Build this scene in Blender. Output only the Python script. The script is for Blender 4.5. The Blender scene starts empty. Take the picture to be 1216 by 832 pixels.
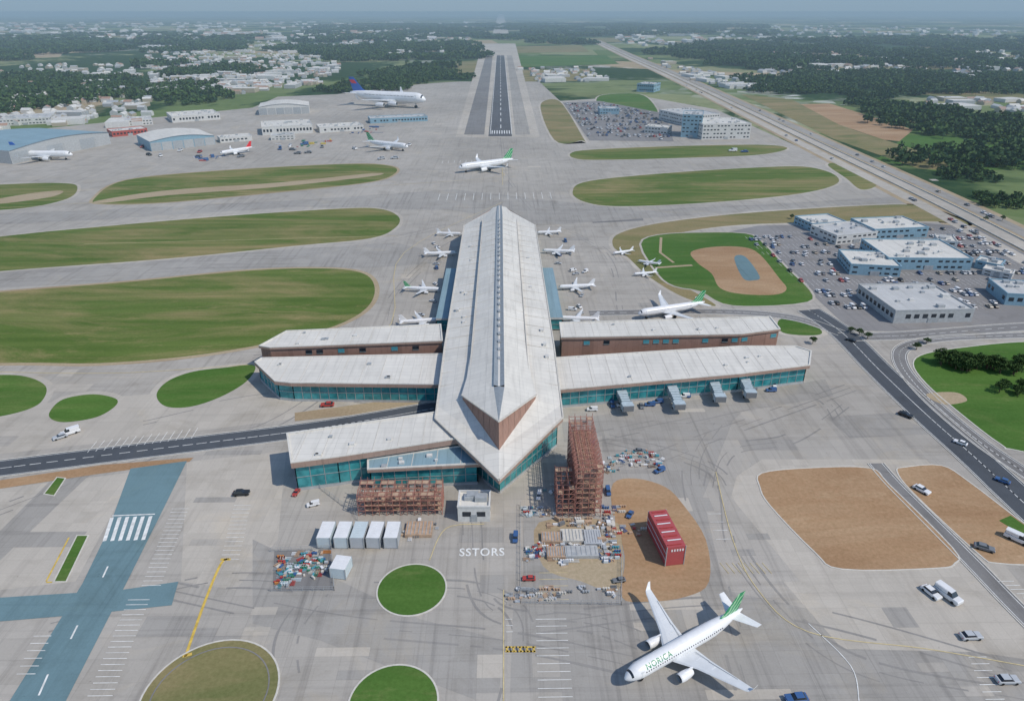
import bpy, math, random, bmesh
from mathutils import Vector, Matrix
from mathutils import noise as mnoise
random.seed(7)
sc=bpy.context.scene
# ---------------------------------------------------------------- survey
F=822.0; H=160.0; TH=math.atan(404/822.0); YAW=0.01529
fh=Vector((math.sin(YAW),math.cos(YAW),0)); RT=Vector((math.cos(YAW),-math.sin(YAW),0))
FW=fh*math.cos(TH)+Vector((0,0,-math.sin(TH))); UP=RT.cross(FW)
def P(u,v,z=0.0):
    r=FW+RT*((u-608)/F)+UP*((416-v)/F)
    t=(z-H)/r.z
    return Vector((r.x*t,r.y*t,z))
def PX(x,y,z=0):
    d=Vector((x,y,z-H)); w=d.dot(FW)
    if w<=1: return (-9999,-9999)
    return (608+F*d.dot(RT)/w, 416-F*d.dot(UP)/w)
cam=bpy.data.objects.new("camera",bpy.data.cameras.new("camera"))
sc.collection.objects.link(cam)
cam.location=(0,0,H)
cam.rotation_euler=Matrix((RT,UP,-FW)).transposed().to_euler()
cam.data.sensor_width=36; cam.data.lens=36*F/1216
cam.data.clip_start=1; cam.data.clip_end=200000
sc.camera=cam
sc.view_settings.view_transform='Standard'; sc.view_settings.look='None'; sc.view_settings.exposure=0
# ---------------------------------------------------------------- light
SD=Vector((0.80,-0.42,0.0)).normalized(); EL=math.radians(50)
sund=Vector((SD.x*math.cos(EL),SD.y*math.cos(EL),math.sin(EL)))
w=bpy.data.worlds.new("World"); sc.world=w; w.use_nodes=True
nt=w.node_tree; bg=nt.nodes['Background']; sk=nt.nodes.new('ShaderNodeTexSky'); sk.sky_type='NISHITA'
sk.sun_disc=False; sk.sun_elevation=EL; sk.sun_rotation=math.atan2(SD.x,SD.y)
sk.air_density=1.0; sk.dust_density=.3; sk.ozone_density=2.6
nt.links.new(sk.outputs[0],bg.inputs[0]); bg.inputs[1].default_value=0.145
sl=bpy.data.lights.new("sun","SUN"); sl.energy=3.0; sl.angle=math.radians(0.6); sl.color=(1,0.93,0.82)
so=bpy.data.objects.new("sun",sl); sc.collection.objects.link(so)
so.rotation_euler=sund.to_track_quat('Z','Y').to_euler(); so.location=(200,-100,400)
# ---------------------------------------------------------------- materials
def nodes(name):
    m=bpy.data.materials.new(name); m.use_nodes=True
    return m,m.node_tree,m.node_tree.nodes['Principled BSDF']
def N(nt,t,**k):
    n=nt.nodes.new(t)
    for a,b in k.items(): setattr(n,a,b)
    return n
def rgba(c): return (c[0],c[1],c[2],1)
def noise_(nt,co,scale,detail=4,rough=.55,dist=0):
    n=N(nt,'ShaderNodeTexNoise'); n.inputs['Scale'].default_value=scale; n.inputs['Detail'].default_value=detail
    n.inputs['Roughness'].default_value=rough; n.inputs['Distortion'].default_value=dist
    nt.links.new(co,n.inputs['Vector']); return n.outputs['Fac']
def ramp(nt,fac,a,b):
    r=N(nt,'ShaderNodeMapRange'); r.inputs['From Min'].default_value=a; r.inputs['From Max'].default_value=b
    nt.links.new(fac,r.inputs['Value']); return r.outputs['Result']
def mix(nt,fac,a,b,mode='MIX'):
    m=N(nt,'ShaderNodeMix',data_type='RGBA',blend_type=mode)
    if isinstance(fac,(int,float)): m.inputs[0].default_value=fac
    else: nt.links.new(fac,m.inputs[0])
    for i,x in ((6,a),(7,b)):
        if isinstance(x,tuple): m.inputs[i].default_value=rgba(x)
        else: nt.links.new(x,m.inputs[i])
    return m.outputs[2]
def math_(nt,op,a,b=0.5):
    m=N(nt,'ShaderNodeMath',operation=op)
    for i,x in ((0,a),(1,b)):
        if isinstance(x,(int,float)): m.inputs[i].default_value=x
        else: nt.links.new(x,m.inputs[i])
    return m.outputs[0]
def simple(name,c,rough=.7,metal=0,var=.12,scale=.6,spec=.3):
    m,nt,b=nodes(name); tc=N(nt,'ShaderNodeTexCoord')
    f=noise_(nt,tc.outputs['Object'],scale,5)
    c2=tuple(x*(1-var) for x in c); c1=tuple(min(1,x*(1+var)) for x in c)
    nt.links.new(mix(nt,ramp(nt,f,.3,.7),c2,c1),b.inputs['Base Color'])
    b.inputs['Roughness'].default_value=rough; b.inputs['Metallic'].default_value=metal
    b.inputs['Specular IOR Level'].default_value=spec
    return m
def pave(name,c,joint=None,jw=.02,jc=.75,big=.14,streak=.1):
    m,nt,b=nodes(name); tc=N(nt,'ShaderNodeTexCoord'); co=tc.outputs['Object']
    a=mix(nt,ramp(nt,noise_(nt,co,.006,6,.6,.4),.35,.65),tuple(x*(1-big) for x in c),tuple(x*(1+big*.6) for x in c))
    a=mix(nt,ramp(nt,noise_(nt,co,.05,7,.7,.6),.5,.72),a,mix(nt,1.0,a,(.82,.81,.79),'MULTIPLY'))
    a=mix(nt,ramp(nt,noise_(nt,co,.021,5,.7,1.5),.55,.75),a,mix(nt,1.0,a,(1.12,1.07,.98),'MULTIPLY'))
    for scl,lo,am in (((.35,.010,1),.52,streak*5),((.007,.28,1),.53,streak*4),((.9,.02,1),.58,streak*4)):
        mp=N(nt,'ShaderNodeMapping'); mp.inputs['Scale'].default_value=scl; nt.links.new(co,mp.inputs[0])
        f3=ramp(nt,noise_(nt,mp.outputs[0],1,5,.62),lo,.8)
        a=mix(nt,math_(nt,'MULTIPLY',f3,min(1,am*1.6)),a,mix(nt,1.0,a,(.62,.62,.63),'MULTIPLY'))
    f=ramp(nt,noise_(nt,co,.35,3,.8,.2),.68,.76)
    a=mix(nt,math_(nt,'MULTIPLY',f,.5),a,mix(nt,1.0,a,(.5,.5,.5),'MULTIPLY'))
    if joint:
        br=N(nt,'ShaderNodeTexBrick'); br.offset=0; br.inputs['Scale'].default_value=1
        br.inputs['Brick Width'].default_value=joint; br.inputs['Row Height'].default_value=joint
        br.inputs['Mortar Size'].default_value=jw*joint; br.inputs['Mortar Smooth'].default_value=.3
        br.inputs['Color1'].default_value=(1.02,1.02,1.02,1); br.inputs['Color2'].default_value=(.93,.93,.93,1)
        br.inputs['Mortar'].default_value=(jc,jc,jc,1); nt.links.new(co,br.inputs['Vector'])
        a=mix(nt,1.0,a,br.outputs['Color'],'MULTIPLY')
    a=mix(nt,ramp(nt,noise_(nt,co,1.6,3,.7),.3,.75),mix(nt,1.0,a,(.9,.9,.9),'MULTIPLY'),a)
    nt.links.new(a,b.inputs['Base Color']); b.inputs['Roughness'].default_value=.9
    b.inputs['Specular IOR Level'].default_value=.15
    return m
def grass(name,c1,c2,c3,amt=(.5,.72),stripe=0.0):
    m,nt,b=nodes(name); co=N(nt,'ShaderNodeTexCoord').outputs['Object']
    mp=N(nt,'ShaderNodeMapping'); mp.inputs['Scale'].default_value=(.3,1,1); nt.links.new(co,mp.inputs[0])
    a=mix(nt,ramp(nt,noise_(nt,mp.outputs[0],.03,6,.65,.5),.35,.65),c1,c2)
    a=mix(nt,ramp(nt,noise_(nt,mp.outputs[0],.02,8,.7,.9),*amt),a,c3)
    if stripe:
        wv=N(nt,'ShaderNodeTexWave'); wv.bands_direction='Y'; wv.inputs['Scale'].default_value=.028; wv.inputs['Distortion'].default_value=1.2; wv.inputs['Detail'].default_value=2; wv.inputs['Detail Scale'].default_value=.3
        nt.links.new(co,wv.inputs['Vector']); a=mix(nt,math_(nt,'MULTIPLY',ramp(nt,wv.outputs['Fac'],.3,.7),stripe),a,mix(nt,1.0,a,(.66,.76,.66),'MULTIPLY'))
    a=mix(nt,ramp(nt,noise_(nt,mp.outputs[0],.11,6,.75,.3),.56,.70),a,mix(nt,.6,a,c3))
    a=mix(nt,ramp(nt,noise_(nt,co,.8,4,.7),.3,.7),mix(nt,1.0,a,(.74,.76,.7),'MULTIPLY'),a)
    nt.links.new(a,b.inputs['Base Color']); b.inputs['Roughness'].default_value=.95; b.inputs['Specular IOR Level'].default_value=.1
    return m
M={}
M['conc']=pave('apron_concrete',(.465,.432,.385),joint=7.5,jw=.012,jc=.87)
M['conc2']=pave('light_concrete',(.54,.495,.43),joint=6,jw=.015,jc=.87,streak=.05)
M['conc3']=pave('taxiway_concrete',(.40,.378,.345),joint=7.5,jw=.012,jc=.87,streak=.12)
M['asph']=pave('asphalt',(.10,.112,.128),streak=.05)
M['asph2']=pave('worn_asphalt',(.25,.243,.237),streak=.08)
M['asph3']=pave('parking_asphalt',(.27,.26,.255),streak=.06)
M['rwy']=pave('runway_asphalt',(.13,.135,.145),streak=.1)
M['teal']=pave('blue_taxiway_surface',(.165,.265,.295),streak=.07)
M['tyre']=pave('rubber_stained_concrete',(.32,.305,.285),streak=.1)
M['grass']=grass('grass_mown',(.10,.16,.035),(.15,.205,.055),(.33,.27,.13),(.43,.63),.4)
M['grassg']=grass('grass_green',(.07,.155,.032),(.105,.20,.045),(.20,.23,.085),(.5,.74),.25)
M['grassd']=grass('grass_dry',(.14,.17,.062),(.25,.225,.105),(.36,.275,.155),(.4,.66))
M['dirt']=grass('bare_dirt',(.37,.225,.13),(.455,.29,.172),(.55,.385,.25),(.44,.7))
M['dirt2']=grass('tan_dirt',(.43,.335,.225),(.49,.395,.28),(.35,.255,.165))
M['kerb']=simple('kerb_concrete',(.58,.55,.49),.9)
M['white']=simple('white_paint',(.72,.72,.69),.7,var=.22,scale=.5)
M['yellow']=simple('yellow_paint',(.62,.43,.09),.7,var=.25)
M['yellow2']=simple('faded_yellow_paint',(.58,.48,.26),.7,var=.2)
def roofmat(name,c,bw=6,bh=3,rough=.6):
    m,nt,b=nodes(name); co=N(nt,'ShaderNodeTexCoord').outputs['Object']
    a=mix(nt,ramp(nt,noise_(nt,co,.05,6,.65,.4),.35,.7),tuple(x*.86 for x in c),c)
    mp=N(nt,'ShaderNodeMapping'); mp.inputs['Scale'].default_value=(.5,.04,.3); nt.links.new(co,mp.inputs[0])
    a=mix(nt,ramp(nt,noise_(nt,mp.outputs[0],1,5,.6),.5,.85),a,tuple(x*.7 for x in c))
    br=N(nt,'ShaderNodeTexBrick'); br.offset=0; br.inputs['Scale'].default_value=1
    br.inputs['Brick Width'].default_value=bw; br.inputs['Row Height'].default_value=bh
    br.inputs['Mortar Size'].default_value=.09; br.inputs['Color1'].default_value=(1,1,1,1); br.inputs['Color2'].default_value=(.94,.94,.94,1)
    br.inputs['Mortar'].default_value=(.78,.78,.78,1); nt.links.new(co,br.inputs['Vector'])
    a=mix(nt,1.0,a,br.outputs['Color'],'MULTIPLY')
    nt.links.new(a,b.inputs['Base Color']); b.inputs['Roughness'].default_value=rough; b.inputs['Specular IOR Level'].default_value=.2
    return m
M['roof']=roofmat('white_roof_membrane',(.75,.72,.655),7,3.5)
M['roof2']=roofmat('grey_roof_membrane',(.58,.58,.565),5,5)
M['roofb']=roofmat('blue_metal_roof',(.27,.40,.46),3,60)
M['brown']=roofmat('brown_cladding',(.37,.225,.175),3,2)
M['brown2']=roofmat('brown_fascia',(.42,.295,.24),4,30)
M['spine']=simple('spine_metal',(.30,.33,.35),.5,.2)
def glassmat(name,c1,c2,rough=.12):
    m,nt,b=nodes(name); co=N(nt,'ShaderNodeTexCoord').outputs['Object']
    a=mix(nt,ramp(nt,noise_(nt,co,.25,3),.35,.65),c1,c2)
    nt.links.new(a,b.inputs['Base Color']); b.inputs['Roughness'].default_value=rough; b.inputs['Specular IOR Level'].default_value=.6
    return m
M['glass']=glassmat('teal_glass',(.02,.17,.19),(.06,.33,.35))
M['glassd']=glassmat('dark_glass',(.015,.02,.03),(.04,.05,.06))
M['mull']=simple('mullion_metal',(.35,.42,.43),.4,.4)
M['steel']=simple('grey_steel',(.40,.42,.43),.5,.2)
M['scaf']=simple('red_oxide_scaffold',(.38,.18,.14),.7,var=.3)
M['wood']=simple('timber_deck',(.44,.31,.215),.8,var=.25)
M['black']=simple('rubber_black',(.02,.02,.02),.8)
def panel(c,name,rough=.35): return simple(name,c,rough,var=.05,spec=.5)
M['acw']=panel((.8,.8,.8),'aircraft_white')
M['acg']=panel((.66,.68,.69),'aircraft_wing_grey')
M['acgreen']=panel((.02,.26,.10),'tail_green')
M['acblue']=panel((.03,.12,.45),'tail_blue'); M['acred']=panel((.68,.03,.04),'tail_red')
for k,c in dict(cwhite=(.75,.75,.75),csilver=(.46,.48,.5),cblack=(.025,.028,.03),cred=(.42,.06,.05),cblue=(.05,.12,.28),cgrey=(.18,.19,.2),ctan=(.45,.39,.3),cgreen=(.05,.2,.12),corange=(.55,.22,.06),cyellow=(.6,.47,.1),cteal=(.08,.30,.35),crust=(.42,.085,.09),cplastic=(.55,.62,.64)).items(): M[k]=panel(c,'paint_'+k[1:])
M['wallw']=simple('pale_wall',(.62,.61,.58),.8); M['wallb']=simple('blue_wall',(.24,.38,.46),.6); M['wallg']=simple('grey_wall',(.42,.43,.43),.8)
M['wallbr']=simple('brick_wall',(.38,.25,.19),.85); M['wallr']=simple('red_wall',(.42,.10,.08),.8)
M['wallb2']=simple('bridge_cladding',(.42,.5,.54),.5)
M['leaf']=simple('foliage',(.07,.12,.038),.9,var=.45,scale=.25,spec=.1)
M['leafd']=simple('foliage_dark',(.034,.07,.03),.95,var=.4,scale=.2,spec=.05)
M['bark']=simple('bark',(.13,.09,.06),.95)
def tailmat(name,c,c2,sc_=.5):
    m,nt,b=nodes(name); co=N(nt,'ShaderNodeTexCoord').outputs['Object']
    wv=N(nt,'ShaderNodeTexWave'); wv.inputs['Scale'].default_value=sc_; wv.inputs['Distortion'].default_value=6; wv.bands_direction='DIAGONAL'
    nt.links.new(co,wv.inputs['Vector'])
    nt.links.new(mix(nt,ramp(nt,wv.outputs['Fac'],.72,.8),c,c2),b.inputs['Base Color']); b.inputs['Roughness'].default_value=.35
    return m
M['tailg']=tailmat('green_patterned_tail',(.02,.27,.11),(.35,.6,.35),.25)
def land():
    m,nt,b=nodes('landscape'); co=N(nt,'ShaderNodeTexCoord').outputs['Object']
    vo=N(nt,'ShaderNodeTexVoronoi'); vo.inputs['Scale'].default_value=1/420; nt.links.new(co,vo.inputs['Vector'])
    sep=N(nt,'ShaderNodeSeparateColor'); nt.links.new(vo.outputs['Color'],sep.inputs[0])
    field=mix(nt,sep.outputs[0],(.14,.20,.075),(.34,.34,.20))
    field=mix(nt,ramp(nt,sep.outputs[1],.75,.8),field,(.45,.35,.24))
    field=mix(nt,ramp(nt,noise_(nt,co,.02,5,.7),.35,.7),field,mix(nt,1.0,field,(.7,.78,.7),'MULTIPLY'))
    v2=N(nt,'ShaderNodeTexVoronoi'); v2.inputs['Scale'].default_value=1/38; nt.links.new(co,v2.inputs['Vector'])
    s2=N(nt,'ShaderNodeSeparateColor'); nt.links.new(v2.outputs['Color'],s2.inputs[0])
    town=mix(nt,ramp(nt,s2.outputs[0],.55,.6),(.09,.14,.065),(.36,.36,.34))
    town=mix(nt,ramp(nt,s2.outputs[1],.8,.84),town,(.72,.71,.69))
    tm=ramp(nt,noise_(nt,co,1/1500,4,.6),.52,.58)
    a=mix(nt,tm,field,town)
    fo=mix(nt,ramp(nt,noise_(nt,co,.05,5,.7),.35,.65),(.022,.055,.027),(.055,.095,.04))
    fm=ramp(nt,noise_(nt,co,1/750,7,.62,.5),.47,.50)
    a=mix(nt,fm,a,fo)
    nt.links.new(a,b.inputs['Base Color']); b.inputs['Roughness'].default_value=1; b.inputs['Specular IOR Level'].default_value=0
    return m
M['land']=land()
# ---------------------------------------------------------------- mesh builder
def empty(name,loc=(0,0,0)):
    e=bpy.data.objects.new(name,None); e.location=loc; e.empty_display_size=1; sc.collection.objects.link(e); return e
class MB:
    def __init__(s): s.v=[];s.f=[];s.m=[];s.mats=[]
    def mi(s,k):
        if k not in s.mats: s.mats.append(k)
        return s.mats.index(k)
    def add(s,vs,fs,k):
        o=len(s.v); s.v+= [tuple(x) for x in vs]; i=s.mi(k)
        for f in fs: s.f.append(tuple(o+j for j in f)); s.m.append(i)
    def box(s,c,d,k,rot=0,ktop=None):
        x,y,z=c; a,b,e=d[0]/2,d[1]/2,d[2]/2; cr,sr=math.cos(rot),math.sin(rot)
        vs=[(x+px*cr-py*sr,y+px*sr+py*cr,z+pz) for pz in(-e,e) for px,py in((-a,-b),(a,-b),(a,b),(-a,b))]
        s.add(vs,[(0,3,2,1),(0,1,5,4),(1,2,6,5),(2,3,7,6),(3,0,4,7)],k)
        s.add(vs[4:],[(0,1,2,3)],ktop or k)
    def beam(s,p,q,w,h,k):
        p=Vector(p);q=Vector(q);d=(q-p).normalized()
        side=d.cross(Vector((0,0,1)))
        if side.length<.01: side=Vector((1,0,0))
        side.normalize(); up=side.cross(d)
        vs=[a+side*i*w/2+up*j*h/2 for a in(p,q) for i,j in((-1,-1),(1,-1),(1,1),(-1,1))]
        s.add(vs,[(0,3,2,1),(4,5,6,7),(0,1,5,4),(1,2,6,5),(2,3,7,6),(3,0,4,7)],k)
    def prism(s,pts,z0,z1,ks,kt,bottom=False):
        n=len(pts); vs=[(p[0],p[1],z0) for p in pts]+[(p[0],p[1],z1) for p in pts]
        s.add(vs,[(i,(i+1)%n,n+(i+1)%n,n+i) for i in range(n)],ks)
        s.add(vs[n:],[tuple(range(n))],kt)
        if bottom: s.add(vs[:n],[tuple(range(n-1,-1,-1))],ks)
    def tube(s,p,q,r,k,n=10,r2=None,cap=True):
        p=Vector(p);q=Vector(q);d=(q-p).normalized(); a=d.orthogonal().normalized(); b=d.cross(a); r2=r if r2 is None else r2
        vs=[p+(a*math.cos(2*math.pi*i/n)+b*math.sin(2*math.pi*i/n))*r for i in range(n)]+[q+(a*math.cos(2*math.pi*i/n)+b*math.sin(2*math.pi*i/n))*r2 for i in range(n)]
        s.add(vs,[(i,(i+1)%n,n+(i+1)%n,n+i) for i in range(n)],k)
        if cap: s.add(vs,[tuple(range(n-1,-1,-1)),tuple(range(n,2*n))],k)
    def loft(s,secs,k,close=True):
        n=len(secs[0]); vs=[p for c in secs for p in c]; fs=[]
        for j in range(len(secs)-1):
            for i in range(n): fs.append((j*n+i,j*n+(i+1)%n,(j+1)*n+(i+1)%n,(j+1)*n+i))
        if close: fs+= [tuple(range(n-1,-1,-1)),tuple(range((len(secs)-1)*n,len(secs)*n))]
        s.add(vs,fs,k)
    def mesh(s,name,smooth=False):
        me=bpy.data.meshes.new(name); me.from_pydata(s.v,[],s.f)
        for k in s.mats: me.materials.append(M[k])
        me.polygons.foreach_set('material_index',s.m)
        if smooth: me.polygons.foreach_set('use_smooth',[True]*len(s.f))
        me.update(); return me
    def obj(s,name,parent=None,smooth=False,fix=True):
        me=s.mesh(name,smooth)
        if fix:
            bm=bmesh.new(); bm.from_mesh(me); bmesh.ops.recalc_face_normals(bm,faces=bm.faces); bm.to_mesh(me); bm.free()
        o=bpy.data.objects.new(name,me); sc.collection.objects.link(o)
        if parent: o.parent=parent
        return o
def cat(pts,closed=True,sub=6):
    n=len(pts); out=[]
    rng=range(n) if closed else range(n-1)
    for i in rng:
        g=(lambda j: pts[j%n]) if closed else (lambda j: pts[max(0,min(n-1,j))])
        a,b,c,d=g(i-1),g(i),g(i+1),g(i+2)
        for k in range(sub):
            t=k/sub
            out.append(.5*((2*b)+(-a+c)*t+(2*a-5*b+4*c-d)*t*t+(-a+3*b-3*c+d)*t**3))
    if not closed: out.append(pts[-1])
    return out
def ccw(pts):
    A=sum(pts[i].x*pts[(i+1)%len(pts)].y-pts[(i+1)%len(pts)].x*pts[i].y for i in range(len(pts)))
    return pts if A>0 else pts[::-1]
def offset(pts,d):
    n=len(pts); out=[]
    for i in range(n):
        a,b,c=pts[i-1],pts[i],pts[(i+1)%n]
        e1=(b-a); e2=(c-b); e1.z=e2.z=0
        if e1.length<1e-6 or e2.length<1e-6: out.append(b.copy()); continue
        e1.normalize(); e2.normalize()
        n1=Vector((e1.y,-e1.x,0)); n2=Vector((e2.y,-e2.x,0)); m=(n1+n2)
        if m.length<.2: m=n1.copy()
        m.normalize(); k=max(.45,m.dot(n1)); out.append(b+m*(d/k))
    return out
def wpoly(px,smooth=True,sub=6):
    p=[P(*q) for q in px]
    return ccw(cat(p,True,sub) if smooth else p)
def sheet(name,pts,z,k):
    mb=MB(); mb.add([(p.x,p.y,z) for p in pts],[tuple(range(len(pts)))],k); return mb.obj(name,fix=False)
def ribbon_pts(c,w):
    L=[];R=[]
    for i,p in enumerate(c):
        d=(c[min(i+1,len(c)-1)]-c[max(i-1,0)]); d.z=0; d.normalize(); nrm=Vector((-d.y,d.x,0))
        L.append(p+nrm*w/2); R.append(p-nrm*w/2)
    return L,R
def ribbon(mb,c,w,z,k):
    L,R=ribbon_pts(c,w); n=len(c)
    mb.add([(p.x,p.y,z) for p in L+R],[(i,n+i,n+i+1,i+1) for i in range(n-1)],k)
def kerbring(mb,pts,w,h,k='kerb'):
    o=offset(pts,w); n=len(pts)
    vs=[(p.x,p.y,h) for p in pts]+[(p.x,p.y,h) for p in o]+[(p.x,p.y,-.02) for p in o]+[(p.x,p.y,-.02) for p in pts]
    fs=[]
    for i in range(n):
        j=(i+1)%n; fs+=[(i,n+i,n+j,j),(n+i,2*n+i,2*n+j,n+j),(i,j,3*n+j,3*n+i)]
    mb.add(vs,fs,k)
def inpoly(u,v,poly):
    c=False; j=len(poly)-1
    for i in range(len(poly)):
        a,b=poly[i],poly[j]
        if (a[1]>v)!=(b[1]>v) and u<(b[0]-a[0])*(v-a[1])/(b[1]-a[1])+a[0]: c=not c
        j=i
    return c
# ---------------------------------------------------------------- ground
def grid_coords(lim):
    c=[0]; s=60
    while c[-1]<lim: c.append(c[-1]+s); s*=1.12
    return [-x for x in c[:0:-1]]+c
xs=grid_coords(90000); n=len(xs); mb=MB()
mb.add([(x,y,-.25) for y in xs for x in xs],[(j*n+i,j*n+i+1,(j+1)*n+i+1,(j+1)*n+i) for j in range(n-1) for i in range(n-1)],'land')
mb.obj("ground",fix=False)
apron=[P(*q) for q in [(-700,240),(-300,195),(-50,165),(60,152),(180,140),(300,128),(330,115),(400,112),(500,100),(545,97),(640,97),(665,120),(760,114),(850,130),(960,180),(1090,243),(1216,318),(1500,470),(2400,760),(2600,980),(-1600,980)]]
sheet("apron_pavement",ccw(apron),0,'conc')
Z1,Z2,Z3,Z4,Z5=.02,.04,.06,.08,.10
pat=[('worn_pavement_patch',[(392,297),(462,293),(462,306),(392,309)],'asph2'),
('worn_pavement_patch',[(700,255),(762,251),(764,262),(704,265)],'asph2'),
('worn_pavement_patch',[(980,495),(1060,490),(1110,515),(1010,520)],'conc3'),
('worn_pavement_patch',[(715,500),(900,470),(870,500),(835,590),(860,700),(1216,780),(1216,990),(600,990),(610,700),(716,700)],'conc3'),
('light_pavement',[(905,545),(875,565),(868,590),(1000,750),(1216,782),(1216,700),(1100,545)],'conc2'),
('light_pavement',[(0,580),(160,560),(90,690),(0,700)],'conc2'),
('light_pavement',[(222,548),(340,535),(330,640),(280,700),(215,690)],'conc2'),
('worn_pavement_patch',[(0,630),(70,560),(110,560),(0,665)],'conc3'),
('worn_pavement_patch',[(667,500),(980,450),(990,470),(670,525)],'conc3'),
('light_pavement',[(-200,500),(150,470),(330,455),(510,470),(350,497),(100,528),(-200,560)],'conc2'),
('taxiway_pavement',[(-200,332),(100,312),(470,288),(520,300),(525,312),(440,318),(150,334),(-200,352)],'conc3'),
('taxiway_pavement',[(-200,262),(100,250),(350,238),(540,225),(760,250),(900,243),(1100,232),(1120,238),(900,250),(640,268),(540,250),(350,246),(100,262),(-200,275)],'conc3'),
('taxiway_pavement',[(300,640),(500,735),(600,760),(590,840),(380,760),(300,740)],'conc3'),
('light_pavement',[(930,690),(1100,690),(1216,745),(1216,775),(1000,770)],'conc2')]
for i,(nm,px,k) in enumerate(pat): sheet(nm,wpoly(px,False),.006+.001*i,k)
mb=MB()
for i in range(110):
    u,v=random.uniform(-20,1216),random.choice((random.uniform(480,830),random.uniform(190,480))); p=P(u,v)
    if inpoly(u,v,[(862,270),(1300,240),(1400,480),(1085,540),(990,400)]): continue
    s1,s2=random.choice((7.5,7.5,15,22.5)),random.choice((7.5,7.5,3,3)); gx=round(p.x/7.5)*7.5; gy=round(p.y/7.5)*7.5; z=.021+.00002*i
    mb.add([(gx,gy,z),(gx+s1,gy,z),(gx+s1,gy+s2,z),(gx,gy+s2,z)],[(0,1,2,3)],random.choice(('conc2','conc3','conc','conc3')))
mb.obj("pavement_repairs",fix=False)
mb=MB(); zz=.026
for pts in [[(597,163),(597,240),(520,300),(470,350),(440,410),(300,425)],[(597,200),(640,255),(720,300),(740,370)],[(597,215),(480,215),(200,210),(-60,218)],[(597,250),(480,280),(300,312),(-60,338)],[(640,250),(900,243),(1080,232)],
   [(470,400),(330,500),(180,540),(-40,620)],[(700,520),(800,500),(960,470),(1000,500)],[(720,520),(850,560),(880,660),(1000,780),(1216,830)],[(750,790),(600,760),(400,740),(200,700)],[(600,860),(620,740),(560,700),(420,700),(260,690),(60,740)],[(740,560),(840,520),(1010,460)],[(380,700),(340,760),(350,860)],[(900,860),(860,720),(820,560),(850,500)],[(640,740),(900,720),(1216,800)],[(170,500),(330,470),(500,480)],[(560,620),(580,720),(700,740),(760,760)],[(1000,480),(940,520),(860,540),(840,640)]]:
    c=cat([P(*q) for q in pts],False,14)
    for dx in(-3.2,3.2,.0):
        L,R=ribbon_pts(c,abs(dx)*2+.01); q=L if dx>0 else R; zz+=.0001
        i=0
        while i<len(q)-2:
            ln=random.randint(2,9); seg=q[i:i+ln]
            if len(seg)>1 and random.random()<.7: ribbon(mb,seg,random.uniform(.4,.9) if dx else random.uniform(.3,.6),zz,'tyre')
            i+=ln-1+random.randint(0,3)
mb.obj("tyre_marks",fix=False)
mb=MB()
mb.add([P(541,163,Z1),P(641,163,Z1),P(612,52,Z1),P(573,52,Z1)],[(0,1,2,3)],'conc2')
mb.add([P(551,160,Z2),P(575,160,Z2),P(585,66,Z2),P(577,66,Z2)],[(0,1,2,3)],'asph2')
mb.add([P(612,160,Z2),P(630,160,Z2),P(608,66,Z2),P(602,66,Z2)],[(0,1,2,3)],'conc3')
mb.obj("runway_shoulder",fix=False)
mb=MB(); mb.add([P(580,162,Z3),P(608,162,Z3),P(599,66,Z3),P(590,66,Z3)],[(0,1,2,3)],'rwy')
mb.add([P(585,40,-.1),P(604,40,-.1),P(598,17,-.1),P(592,17,-.1)],[(0,1,2,3)],'conc2'); mb.obj("runway",fix=False)
mk=MB()
y0=P(594,160).y; y1=P(594,66).y
for sx in(-15.5,15.5): mk.beam((sx,y0+5,Z4),(sx-.0,y1,Z4),.8,.004,'white')
y=y0+60
while y<y1: mk.beam((-.3,y,Z4),(-.3,y+35,Z4),1.3,.004,'white'); y+=70
for i in range(8): mk.beam((-13+i*3.6,y0+8,Z4),(-13+i*3.6,y0+38,Z4),1.5,.004,'white')
# ---------------------------------------------------------------- grass islands
isl=[('grass_island',[(-200,245),(-60,224),(30,218),(82,218),(92,224),(80,236),(30,247),(-60,254),(-200,275)],'grass'),
('grass_island',[(112,236),(150,214),(260,203),(410,195),(462,197),(470,205),(440,216),(330,228),(200,240),(125,242)],'grass'),
('grass_island',[(-250,310),(0,281),(100,271),(250,258),(400,248),(450,248),(473,257),(470,270),(440,283),(350,292),(200,307),(0,322),(-250,345)],'grass'),
('grass_island',[(-250,368),(0,347),(150,335),(300,321),(390,319),(432,325),(445,342),(436,365),(400,386),(330,405),(230,422),(120,431),(0,431),(-250,440)],'grass'),
('grass_island',[(-60,470),(-20,448),(25,446),(54,458),(48,478),(20,490),(-20,496),(-60,490)],'grassg'),
('grass_island',[(59,489),(75,474),(110,468),(137,473),(137,482),(115,495),(80,501),(62,498)],'grassg'),
('grass_island',[(186,468),(200,452),(230,441),(270,436),(298,433),(303,439),(290,455),(260,472),(225,483),(196,482)],'grassg'),
('grass_island',[(680,228),(700,215),(800,205),(900,199),(955,198),(988,206),(994,218),(950,230),(850,240),(740,245),(695,240)],'grass'),
('grass_island',[(678,182),(700,178),(790,174),(900,172),(935,176),(900,184),(800,188),(710,190),(682,188)],'grass'),
('grass_island',[(983,196),(1000,195),(1036,212),(1040,221),(1022,225),(1005,212)],'grass'),
('grass_island',[(728,292),(736,277),(790,264),(900,252),(1060,243),(1105,248),(1150,266),(1100,263),(900,266),(810,276),(765,290),(790,325),(850,362),(810,352),(770,328),(745,305)],'grassd'),
('grass_verge',[(642,124),(664,120),(692,163),(690,167),(658,166)],'grassd'),
('grass_verge',[(712,114),(760,112),(780,130),(770,135),(718,132)],'grassg'),
('grass_verge',[(925,380),(950,377),(975,392),(968,398),(930,395)],'grassg'),
]
kb=MB()
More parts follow.
